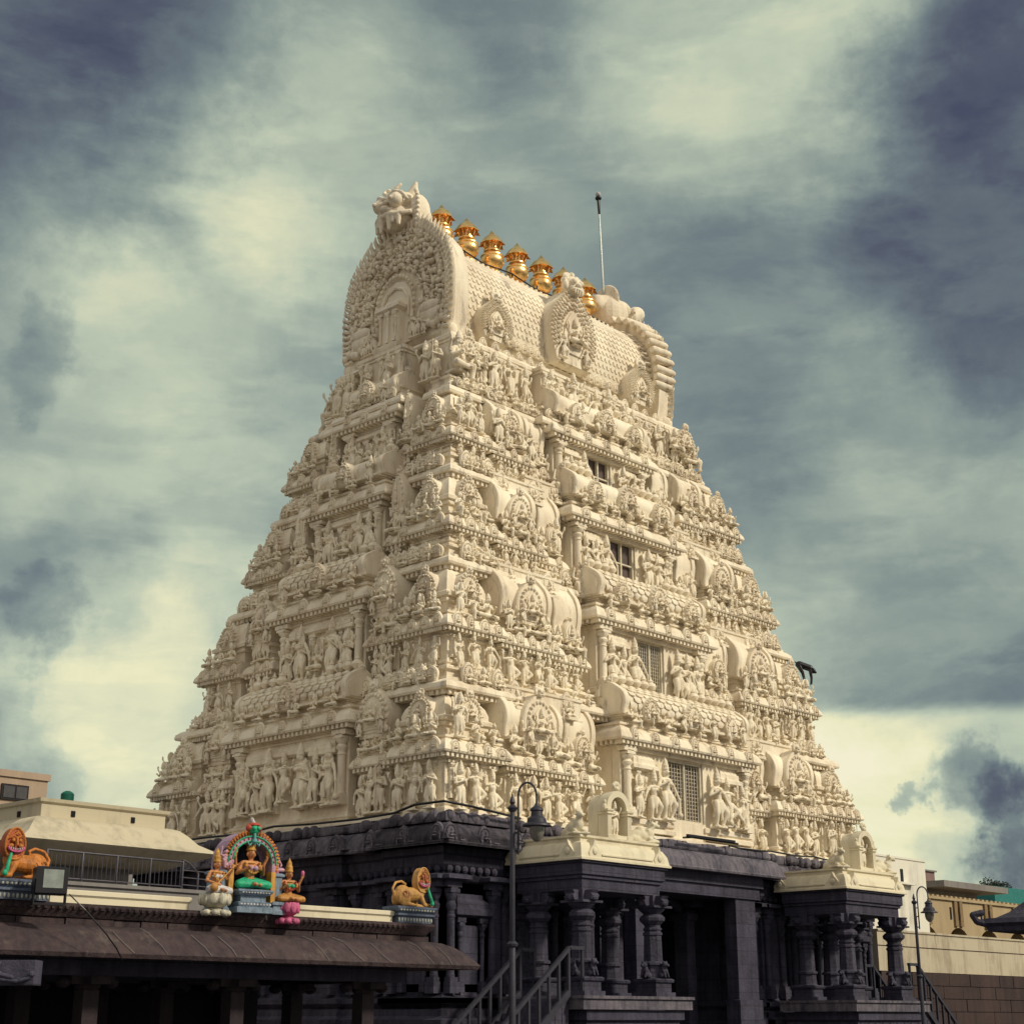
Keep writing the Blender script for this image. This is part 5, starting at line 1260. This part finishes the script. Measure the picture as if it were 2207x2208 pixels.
def ped(loc, label, w):
    W = thing('lion_pedestal', label, 'pedestal', loc, 0, 'grey moulded pedestals under the lions')
    g = G(T(*loc)); g.block(-w, w, -.16, .16, [(-.02, 0), (-.02, .10), (.02, .12), (.02, .15), (-.01, .16), (.03, .2), (.05, .24), (.05, .27), (0, .28)], True); obj('moulded_block', g, W, mats=['c_blueg'], smooth=0, world=I4)
    g = G(T(*loc)); n = int(w * 2 / .065)
    for i in range(n): g.ell((-w + 2 * w * (i + .5) / n, -.19, .215), (.024, .02, .024), 7, 5)
    for i in range(n): g.ell((-w + 2 * w * (i + .5) / n, -.145, .05), (.02, .012, .035), 6, 5)
    obj('beads', g, W, mats=['c_pale'], world=I4); return W
ped((-10.20, -9.62, 1.61), 'grey beaded pedestal under the tan lion at the right end of the pavilion', .42)
painted_lion((-10.23, -9.64, 1.89), 0, False, 'tan crouching lion statue with egg shaped face at the right end of the pavilion', ('c_lion', 'c_lion', 'c_lionred'), .80)
ped((-17.88, -9.75, 1.60), 'dark beaded pedestal under the orange lion by the left frame edge', .44)
painted_lion((-17.84, -9.78, 1.88), 0, True, 'dark orange lion statue with grinning mask beside the floodlight on the left', ('c_orange', 'c_lionred', 'c_orange'), .82)
# floodlight with its lead
FL = thing('floodlight', 'square black floodlight with frosted lens beside the orange lion', 'floodlight', (-17.7, -10.35, 1.62))
Q = T(-17.72, -10.35, 1.84) @ rotz(-.25)
g = G(); g.block(-.20, .20, -.05, .12, [(0, -.19), (.02, -.17), (.02, .17), (0, .19)], True); g.box(-.23, -.215, -.03, .06, -.3, .02); g.box(.215, .23, -.03, .06, -.3, .02); g.box(-.23, .23, -.03, .06, -.33, -.3); obj('housing', g, FL, mats=['black'], smooth=0, world=Q)
g = G(); g.box(-.125, .155, -.075, -.072, -.10, .15); obj('lens', g, FL, mats=['lens'], smooth=0, world=Q)
g = G(); p = [(-17.5, -10.5, 1.66), (-17.3, -10.62, 1.45), (-17.0, -10.7, 1.15), (-16.75, -10.62, .95), (-16.6, -10.55, .80)]; g.tube(p, .010, 6)
tag(obj('loose_cable', g, mats=['black']), 'thin black cable hanging from the floodlight across the brown eave', 'cable')

# ------------------------------------------------------------------ curved-roof building behind the pavilion
CB = thing('curved_roof_building', 'cream building with flaring curved eaves behind the pavilion on the left', 'building', (-11.2, 2, Z0))
g = G(); g.block(-12.85, -9.55, -1.44, 10.6, [(0, Z0), (0, 2.2)], True); g.box(-12.2, -10.3, -.9, 10, 2.2, 3.6); obj('wall', g, CB, mats=['conc'], smooth=0, world=I4)
g = G(); g.block(-12.75, -9.72, -1.3, 10.2, [(.0, 3.05), (.80, 3.36), (.86, 3.40), (.80, 3.44), (.52, 3.60), (.36, 3.78), (.22, 3.90), (.1, 3.94), (0, 3.94)], True); obj('roof', g, CB, mats=['roofcream'], smooth=.5, world=I4)
g = G()
g.block(-12.74, -9.73, -1.29, 10.1, [(0, 3.93), (0, 4.22), (.06, 4.25), (.08, 4.32), (0, 4.33)], True); obj('parapet', g, CB, mats=['roofcream'], smooth=0, world=I4)
g = G()
for x in (-12.0, -10.55): g.box(x - .045, x + .045, -1.31, -1.2, 4.0, 4.12)
g.box(-12.76, -12.70, -.5, -.38, 4.0, 4.12)
obj('drain_hole', g, CB, mats=['void'], smooth=0, world=I4)
g = G(); g.block(-13.2, -8.9, -2.4, -1.45, [(0, Z0), (0, 2.5), (.05, 2.53), (.05, 2.6)]); obj('terrace', g, CB, mats=['conc'], smooth=0, world=I4)
RL = thing('steel_railing', 'grey steel railing below the curved eaves', 'railing', (-11.3, -2.3, 2.6))
g = G(); g.cap((-13.1, -2.3, 3.18), (-9.9, -2.3, 3.16), .022, .022, 6); g.cap((-13.1, -2.3, 2.66), (-9.9, -2.3, 2.66), .015, .015, 6)
for x in (-13.1, -12.3, -11.5, -10.7, -9.9): g.cap((x, -2.3, 2.6), (x, -2.3, 3.17), .024, .024, 6)
obj('rails', g, RL, mats=['steel'], world=I4)
g = G()
for i in range(30): x = -13.0 + .105 * i; g.cap((x, -2.3, 2.66), (x, -2.3, 3.12), .009, .009, 5)
obj('bars', g, RL, mats=['steel'], world=I4)
g = G(); g.tube([(-9.9, -2.3, 3.2), (-9.75, -2.3, 3.15), (-9.5, -2.3, 2.95), (-9.5, -2.3, 2.6)], .022)
for z in (2.7, 2.85, 3.0): g.cap((-9.9, -2.3, z), (-8.9, -2.3, z - .02), .013, .013, 5)
obj('stair_rail', g, RL, mats=['steel'], world=I4)
g = G(); g.block(-10.0, -8.6, 1.5, 4, [(0, 2), (0, 3.45), (.04, 3.47), (.04, 3.52)], True)
tag(obj('low_wall', g, mats=['conc'], smooth=0), 'grey plastered wall seen between the curved eave and the lute player statue', 'wall')

# left background
HB = thing('pink_building', 'pink plastered building with two dark windows at the left edge', 'building', (-10, 18, Z0))
g = G(); g.block(-18, -4.2, 13.25, 24, [(0, Z0), (0, 7.0), (.06, 7.02), (.06, 7.22), (0, 7.23)], True); obj('wall', g, HB, mats=['pink'], smooth=0, world=I4)
for (a, b, z0_, z1_) in ((-5.75, -4.85, 6.36, 6.80), (-8.6, -6.95, 6.36, 6.85)):
    g = G(); g.box(a, b, 13.19, 13.3, z0_ - .03, z1_); w = obj('window', g, HB, mats=['black'], smooth=0, world=I4); g = G(); g.box(a + .06, (a + b) / 2 - .03, 13.17, 13.195, z0_ + .03, z1_ - .06); g.box((a + b) / 2 + .03, b - .06, 13.17, 13.195, z0_ + .03, z1_ - .06); obj('pane', g, w, mats=['tank'], smooth=0, world=I4)
g = G(); g.lathe([(.19, 6.3), (.21, 6.6), (.21, 6.9), (.15, 6.96), (.07, 7.0)], 16, (-2.7, 14.55, 0))
tag(obj('water_tank', g, mats=['tealtank']), 'small green water tank above the curved roof building parapet', 'water tank')
g = G(); g.box(-3.6, -1.6, 13.8, 16, Z0, 6.3); tag(obj('flat_roofed_house', g, mats=['conc'], smooth=0), 'flat roofed grey house carrying the green water tank', 'house')

# ------------------------------------------------------------------ right background
CW = thing('compound_wall', 'long compound wall, cream above brown stone blocks, right of the tower', 'wall', (35, .5, Z0))
g = G(); g.box(22.6, 70, .35, .95, 1.72, 3.13); g.box(22.6, 70, .30, 1.0, 3.13, 3.2); obj('cream_upper_wall', g, CW, mats=['limewash'], smooth=0, world=I4)
g = G(); g.box(22.6, 70, .335, .35, 2.60, 2.63); obj('groove', g, CW, mats=['brownwall'], smooth=0, world=I4)
g = G(); z = Z0
row = 0
while z < 1.70:
    h = .47 if row else .5; x = 22.6 - random.uniform(0, .8)
    while x < 60:
        w = random.uniform(.9, 1.8); g.box(max(22.6, x), x + w - .03, .30 - random.uniform(0, .03), .9, z, min(1.715, z + h - .025)); x += w
    z += h; row += 1
g.box(22.6, 70, .33, .9, Z0, 1.7); g.box(22.6, 70, .05, .9, Z0, Z0 + 1.0); g.box(22.6, 70, -.05, .9, Z0 + 1.0, Z0 + 1.25)
obj('stone_blocks', g, CW, mats=['brownwall'], smooth=0, world=I4)
WB = thing('whitewashed_building', 'plain whitewashed building with small slit window behind the right porch', 'building', (29, 6, Z0))
g = G(); g.block(25.8, 32.9, 3.8, 9, [(0, Z0), (0, 6.5), (.04, 6.52), (.04, 6.6)], True); g.box(30.3, 31.6, 3.55, 3.8, 5.45, 5.53); obj('wall', g, WB, mats=['white'], smooth=0, world=I4)
g = G(); g.box(30.75, 30.95, 3.77, 3.83, 5.58, 6.1); obj('window', g, WB, mats=['black'], smooth=0, world=I4)
YB = thing('arched_building', 'ochre building with arches and slit windows beyond the compound wall', 'building', (50, 8, Z0))
g = G(); zt = 5.3
arcs = [(36.3, 1.15), (39.3, 1.15), (42.3, 1.15), (45.3, 1.15), (48.3, 1.15), (51.3, 1.15)]
# wall with round-headed arches cut: piers plus arch heads
x_prev = 31.5
for (ax, r) in arcs:
    g.box(x_prev, ax - r, 5.8, 10, Z0, 3.0); x_prev = ax + r
    for i in range(12):
        a0, a1 = PI * i / 12, PI * (i + 1) / 12
        xa, xb = ax - r * math.cos(a0), ax - r * math.cos(a1); za, zb_ = 3.0 + r * math.sin(a0) * .95, 3.0 + r * math.sin(a1) * .95
        g.add([(xa, 5.8, za), (xb, 5.8, zb_), (xb, 5.8, 4.4), (xa, 5.8, 4.4), (xa, 6.4, za), (xb, 6.4, zb_)], [(0, 1, 2, 3), (0, 4, 5, 1)])
g.box(x_prev, 58, 5.8, 10, Z0, 3.0)
x_prev = 31.5
for (ax, r) in arcs: g.box(x_prev, ax - r, 5.8, 6.4, 3.0, 4.4); x_prev = ax + r
g.box(x_prev, 58, 5.8, 6.4, 3.0, 4.4)
g.box(31.5, 58, 5.8, 10, 4.4, zt); g.box(31.5, 58, 8.8, 9.4, Z0, 4.4)
obj('wall', g, YB, mats=['yellow'], smooth=0, world=I4)
g = G(); g.box(31.5, 58, 5.7, 10, zt, zt + .12)
for i in range(60): x = 31.6 + .44 * i; g.box(x, x + .2, 5.72, 5.9, zt + .12, zt + .2)
obj('roof_edge', g, YB, mats=['yellow'], smooth=0, world=I4)
for (ax, r) in arcs:
    for s in (-1.75, -1.25): g = G(); g.box(ax + s + 3.0 - .14 - 1.5, ax + s + 3.0 + .14 - 1.5, 5.70, 5.8, 4.15, zt - .02); obj('buttress', g, YB, mats=['ochretrim'], smooth=0, world=I4)
for (ax, r) in arcs:
    for s in (-.35, 0, .35):
        g = G(); g.box(ax + s - .07 - .3, ax + s + .07 - .3, 5.77, 5.83, 4.45, 5.0); obj('slit_window', g, YB, mats=['black'], smooth=0, world=I4)
g = G(); g.block(45.0, 48.6, 11.8, 16, [(0, 3), (0, 7.6)], True); CBx = thing('rooftop_room', 'small mauve and ochre rooftop room beyond the whitewashed wall', 'building', (46, 13, 3))
obj('wall', g, CBx, mats=['mauve'], smooth=0, world=I4)
g = G(); g.box(44.9, 48.7, 11.7, 16.1, 7.6, 7.68); g.box(44.99, 48.4, 11.6, 11.79, 6.2, 6.9); obj('roof', g, CBx, mats=['conc'], smooth=0, world=I4)
g = G(); g.cap((47.9, 12.5, 7.68), (47.9, 12.5, 8.15), .03, .03, 6); g.cap((47.9, 12.5, 8.15), (47.7, 12.3, 8.15), .03, .03, 6); obj('vent_pipe', g, CBx, mats=['tank'], world=I4)
SB = thing('concrete_house', 'grey house with projecting flat concrete roof behind the arched building', 'house', (50, 10, Z0))
g = G(); g.box(42.0, 47.5, 8.9, 15, Z0, 6.2); g.box(38.2, 41.9, 9.4, 14, Z0, 5.75); obj('wall', g, SB, mats=['conc'], smooth=0, world=I4)
g = G(); g.box(41.3, 48.0, 7.4, 15, 6.2, 6.5); g.box(37.6, 42.6, 8.6, 12, 5.75, 6.02); obj('roof', g, SB, mats=['conc'], smooth=0, world=I4)
g = G(); g.box(55, 75, 11.6, 18, 5.8, 7.25); tag(obj('teal_shed', g, mats=['teal'], smooth=0), 'teal sheet metal building at the right edge', 'shed')
# dark canopy roof at the right edge
CN = thing('dark_canopy', 'dark curved canopy roof with an upturned corner at the right edge', 'canopy', (9.5, -12.5, Z0))
g = G(); n = 12
cxx, cyy = 11.9, -15.35
prof = [(4.0, 2.22), (4.1, 2.30), (4.02, 2.42), (3.8, 2.44), (3.55, 2.58), (3.25, 2.85), (2.7, 3.3), (2.0, 3.9), (1.2, 4.5), (.2, 5.0)]
g.block(cxx, cxx + .01, cyy, cyy + .01, [(.5, 2.1), (3.95, 2.1)] + prof, True)
obj('roof', g, CN, mats=['dark'], smooth=.5, world=I4)
g = G()
for sx in (-1, 1):
    for sy in (-1, 1): 
        g.tube([(cxx + sx * 3.9, cyy + sy * 3.9, 2.25), (cxx + sx * 4.15, cyy + sy * 4.15, 2.34), (cxx + sx * 4.22, cyy + sy * 4.22, 2.5), (cxx + sx * 4.05, cyy + sy * 4.05, 2.56)], .08, 8)
obj('corner_scroll', g, CN, mats=['dark'], world=I4)
for sx in (-1, 1):
    for sy in (-1, 1): g = G(); g.box(cxx + sx * 1.2 - .15, cxx + sx * 1.2 + .15, cyy + sy * 1.2 - .15, cyy + sy * 1.2 + .15, Z0, 2.1); obj('post', g, CN, mats=['dark'], smooth=0, world=I4)
# trees far right
def tree(x, y, z0, z1, r, label):
    Tt = thing('broadleaf_tree', label, 'tree', (x, y, Z0), 0, 'dark trees beyond the right roofs')
    g = G(); g.cap((x, y, Z0), (x, y, z0 + .5), .35, .2, 8)
    for i in range(5): a = i * 1.26; g.cap((x, y, z0), (x + r * .5 * math.cos(a), y + r * .5 * math.sin(a), z1 - .8), .14, .04, 6)
    obj('trunk', g, Tt, mats=['bark'], world=I4)
    rnd = random.Random(int(x)); vs = []; fs = []
    cl = [(x + rnd.gauss(0, r * .42), y + rnd.gauss(0, r * .42), z0 + (z1 - z0) * (.55 + rnd.uniform(-.35, .35)), rnd.uniform(.3, .55) * r) for _ in range(16)]
    for (a, b, c, rr) in cl:
        for _ in range(170):
            d = Vector((rnd.gauss(0, 1), rnd.gauss(0, 1), rnd.gauss(0, 1))).normalized() * rr * rnd.uniform(.5, 1.05)
            p = Vector((a, b, c)) + Vector((d.x, d.y, d.z * .7)); u = Vector((rnd.uniform(-1, 1), rnd.uniform(-1, 1), rnd.uniform(-1, 1))).normalized(); v = u.orthogonal().normalized(); s = rnd.uniform(.07, .15)
            o = len(vs); vs += [tuple(p - u * s), tuple(p + v * s * .5), tuple(p + u * s), tuple(p - v * s * .5)]; fs.append((o, o + 1, o + 2, o + 3))
    g = G(); g.add(vs, fs); obj('crown', g, Tt, mats=['leaf'], smooth=0, world=I4)
tree(76.2, 21.8, 6.6, 9.6, 1.6, 'dark leafy treetop above the teal shed, left of two')
tree(79.8, 18.9, 6.2, 9.0, 1.5, 'dark leafy treetop cut by the right edge, right of two')

# monkey on the right corner shrine
g = G(); 
g.cap((0, 0, .45), (-.50, 0, .62), .15, .16, 10); g.ell((-.5, 0, .6), (.17, .13, .16)); g.ell((.12, 0, .34), (.12, .11, .13)); g.ell((.22, 0, .27), (.07, .06, .06))
for s in (-1, 1): g.cap((-.02, s * .09, .42), (.03, s * .1, .02), .055, .035); g.cap((.03, s * .1, .02), (.0, s * .1, -.28), .035, .03); g.cap((-.52, s * .09, .55), (-.36, s * .11, .25), .08, .045); g.cap((-.36, s * .11, .25), (-.30, s * .11, -.05), .045, .03); g.ell((.10, s * .10, .42), .035)
g.tube([(-.6, 0, .70), (-.8, .02, .78), (-1.05, .03, .80), (-1.2, .02, .74)], .028, 7)
mk_ = remesh('monkey', g, .02, None, 'black')
MON = T(20.3, 1.05, 12.3) @ rotz(-.75) @ Sc(.85)
tag(obj('black_monkey', mk_, world=MON), 'dark monkey bending over the edge high on the right corner of the tower', 'monkey')

# ------------------------------------------------------------------ ground
g = G(); g.add([(-900, -900, Z0), (900, -900, Z0), (900, 900, Z0), (-900, 900, Z0)], [(0, 1, 2, 3)])
struct(obj('ground', g, mats=['ground'], smooth=0))

# ------------------------------------------------------------------ sky: world-fixed cloud deck over a Nishita sky
world = bpy.data.worlds.new("World"); scene.world = world; world.use_nodes = True
nt = world.node_tree; nt.nodes.clear()
wo = nt.nodes.new('ShaderNodeOutputWorld'); bg = nt.nodes.new('ShaderNodeBackground'); nt.links.new(bg.outputs[0], wo.inputs[0])
SUN_DIR = Vector((.42, -1, .80)).normalized()   # towards the sun
el = math.asin(SUN_DIR.z); az_ = math.atan2(SUN_DIR.x, SUN_DIR.y)
sky = nt.nodes.new('ShaderNodeTexSky'); sky.sky_type = 'NISHITA'; sky.sun_disc = False
sky.sun_elevation = el; sky.sun_rotation = az_; sky.dust_density = 3
tc = nt.nodes.new('ShaderNodeTexCoord'); D = tc.outputs['Generated']
A = R(43.2); PITCH = math.atan(959 / 2914)
hx = Vector((math.cos(A), math.sin(A), 0)); rx = Vector((math.sin(A), -math.cos(A), 0)); ux = Vector((0, 0, 1))
fw = hx * math.cos(PITCH) + ux * math.sin(PITCH); upv = -hx * math.sin(PITCH) + ux * math.cos(PITCH)
def vm(op, a, b=None):
    n = nt.nodes.new('ShaderNodeVectorMath'); n.operation = op
    for i, v in enumerate((a, b)):
        if v is None: continue
        if isinstance(v, (tuple, Vector)): n.inputs[i].default_value = tuple(v)
        else: nt.links.new(v, n.inputs[i])
    return n
def mth(op, a, b=None, c=None, clamp=False):
    n = nt.nodes.new('ShaderNodeMath'); n.operation = op; n.use_clamp = clamp
    for i, v in enumerate((a, b, c)):
        if v is None: continue
        if isinstance(v, (int, float)): n.inputs[i].default_value = v
        else: nt.links.new(v, n.inputs[i])
    return n.outputs[0]
def wn(scale, detail, rough, sc3=(1, 1, 1), dist=0.):
    mp = nt.nodes.new('ShaderNodeMapping'); mp.inputs['Scale'].default_value = sc3; nt.links.new(D, mp.inputs[0])
    return tex_noise(nt, scale, detail, rough, mp.outputs[0], dist)
warp = wn(6, 7, .62); wv = vm('SUBTRACT', warp.outputs['Color'], (.5, .5, .5)); ws = vm('SCALE', wv.outputs[0]); ws.inputs['Scale'].default_value = .20
DW = vm('NORMALIZE', vm('ADD', D, ws.outputs[0]).outputs[0]).outputs[0]
def sdir(x, y): v = fw + rx * ((x - 965.5) / 2914) + upv * ((966 - y) / 2914); return v.normalized()
acc = None
def blob(x, y, rad, amt):
    """soft patch of brighter or darker cloud around one direction of the sky"""
    global acc
    d = sdir(x, y); dt = vm('DOT_PRODUCT', DW, d).outputs['Value']
    ang = rad / 2914; lim = math.cos(ang)
    mr = nt.nodes.new('ShaderNodeMapRange'); mr.interpolation_type = 'SMOOTHERSTEP'
    nt.links.new(dt, mr.inputs[0]); mr.inputs[1].default_value = lim; mr.inputs[2].default_value = 1.0; mr.inputs[3].default_value = 0; mr.inputs[4].default_value = amt
    acc = mr.outputs[0] if acc is None else mth('ADD', acc, mr.outputs[0])
for b in [(60, 70, 520, -.30), (330, 60, 300, -.10), (0, 330, 300, -.06), (700, 20, 420, -.06), (560, 230, 400, .20), (330, 480, 420, .12), (250, 860, 420, .12), (60, 520, 250, .08), (1400, 80, 420, .20), (1120, 280, 330, .08),
          (1931, 300, 520, -.24), (1850, 60, 300, -.12), (1650, 560, 620, -.07), (1100, 420, 420, -.04), (30, 690, 110, -.16), (1640, 1080, 420, .12), (1700, 820, 260, .06), (1600, 1600, 330, .22), (1835, 1455, 105, -.32), (1925, 1480, 110, -.24), (1931, 1590, 80, -.18), (1710, 1478, 40, -.3),
          (1780, 1240, 260, -.08), (350, 1350, 420, .16), (170, 1290, 300, .10), (50, 1190, 100, -.14), (20, 1370, 100, -.12), (300, 1500, 420, .16), (450, 1080, 260, .03), (120, 1080, 220, -.10), (1880, 1660, 200, -.12), (1400, 1250, 300, .06)]: blob(*b)
n1 = wn(3.2, 9, .58, (1, 1, 1.9), .25); n2 = wn(10, 10, .64, (1, 1, 1.8), .35)
v = mth('MULTIPLY_ADD', mth('SUBTRACT', n1.outputs[0], .5), .32, .48)
v = mth('MULTIPLY_ADD', mth('SUBTRACT', n2.outputs[0], .5), .20, v)
n3 = wn(4.5, 9, .55, (1, 1, 3.0), .3); e3 = nt.nodes.new('ShaderNodeMapRange'); e3.interpolation_type = 'SMOOTHSTEP'
nt.links.new(n3.outputs[0], e3.inputs[0]); e3.inputs[1].default_value = .47; e3.inputs[2].default_value = .57; e3.inputs[3].default_value = -.042; e3.inputs[4].default_value = .042
n4 = wn(9, 10, .6, (1, 1, 3.2), .2); e4 = nt.nodes.new('ShaderNodeMapRange'); e4.interpolation_type = 'SMOOTHSTEP'
nt.links.new(n4.outputs[0], e4.inputs[0]); e4.inputs[1].default_value = .46; e4.inputs[2].default_value = .58; e4.inputs[3].default_value = -.018; e4.inputs[4].default_value = .018
v = mth('ADD', mth('ADD', v, e3.outputs[0]), e4.outputs[0])
# clear pale band low over the horizon with a sharp cloud base above it
zt = sdir(1720, 1345).z
sx_ = nt.nodes.new('ShaderNodeSeparateXYZ'); nt.links.new(D, sx_.inputs[0])
zz = mth('MULTIPLY_ADD', mth('SUBTRACT', n4.outputs[0], .5), .02, sx_.outputs[2])
bd = nt.nodes.new('ShaderNodeMapRange'); bd.interpolation_type = 'SMOOTHSTEP'; nt.links.new(zz, bd.inputs[0])
bd.inputs[1].default_value = zt + .006; bd.inputs[2].default_value = zt - .006; bd.inputs[3].default_value = -.05; bd.inputs[4].default_value = .30
mk3 = nt.nodes.new('ShaderNodeMapRange'); mk3.interpolation_type = 'SMOOTHSTEP'; nt.links.new(vm('DOT_PRODUCT', D, sdir(1750, 1420)).outputs['Value'], mk3.inputs[0])
mk3.inputs[1].default_value = math.cos(.20); mk3.inputs[2].default_value = math.cos(.09)
v = mth('ADD', v, mth('MULTIPLY', bd.outputs[0], mk3.outputs[0]))
v = mth('ADD', v, acc)
cr = ramp(nt, v, [(.0, (.048, .052, .10)), (.14, (.085, .100, .140)), (.32, (.165, .208, .220)), (.50, (.305, .37, .325)), (.70, (.53, .595, .455)), (.90, (.86, .84, .55)), (1.0, (.93, .89, .64))])
sk = nt.nodes.new('ShaderNodeMix'); sk.data_type = 'RGBA'; sk.inputs[0].default_value = .06
scl = vm('SCALE', sky.outputs[0]); scl.inputs['Scale'].default_value = .1
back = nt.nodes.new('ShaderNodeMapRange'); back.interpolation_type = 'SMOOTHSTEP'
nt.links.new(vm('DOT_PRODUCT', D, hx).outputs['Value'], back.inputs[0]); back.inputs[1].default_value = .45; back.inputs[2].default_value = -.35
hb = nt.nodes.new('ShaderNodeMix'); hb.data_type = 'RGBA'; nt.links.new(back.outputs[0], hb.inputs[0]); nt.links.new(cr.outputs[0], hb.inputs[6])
back_fill = ramp(nt, v, [(.1, (.25, .24, .26)), (.45, (.60, .56, .49)), (.8, (.82, .76, .64))]); nt.links.new(back_fill.outputs[0], hb.inputs[7])  # unseen sky behind the camera, added warm and bright as fill for the left face
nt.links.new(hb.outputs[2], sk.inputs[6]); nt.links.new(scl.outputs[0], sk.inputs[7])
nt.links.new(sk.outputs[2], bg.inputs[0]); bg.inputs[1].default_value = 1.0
sun = bpy.data.lights.new('sun', 'SUN'); sun.energy = 2.9; sun.angle = R(6); sun.color = (1, .90, .70)
so = bpy.data.objects.new('sun', sun); COL.objects.link(so); so.rotation_euler = (-SUN_DIR).to_track_quat('-Z', 'Y').to_euler()

# ------------------------------------------------------------------ camera
cam = bpy.data.cameras.new('camera'); co = bpy.data.objects.new('camera', cam); COL.objects.link(co)
cam.sensor_fit = 'HORIZONTAL'; cam.sensor_width = 36; cam.lens = 36 * 2914 / 1931; cam.clip_end = 3000; cam.clip_start = .1
m = Matrix((rx, upv, -fw)).transposed().to_4x4(); m.translation = CAM; co.matrix_world = m
scene.camera = co
scene.view_settings.view_transform = 'Standard'; scene.view_settings.look = 'None'; scene.view_settings.gamma = 1; scene.view_settings.exposure = 0
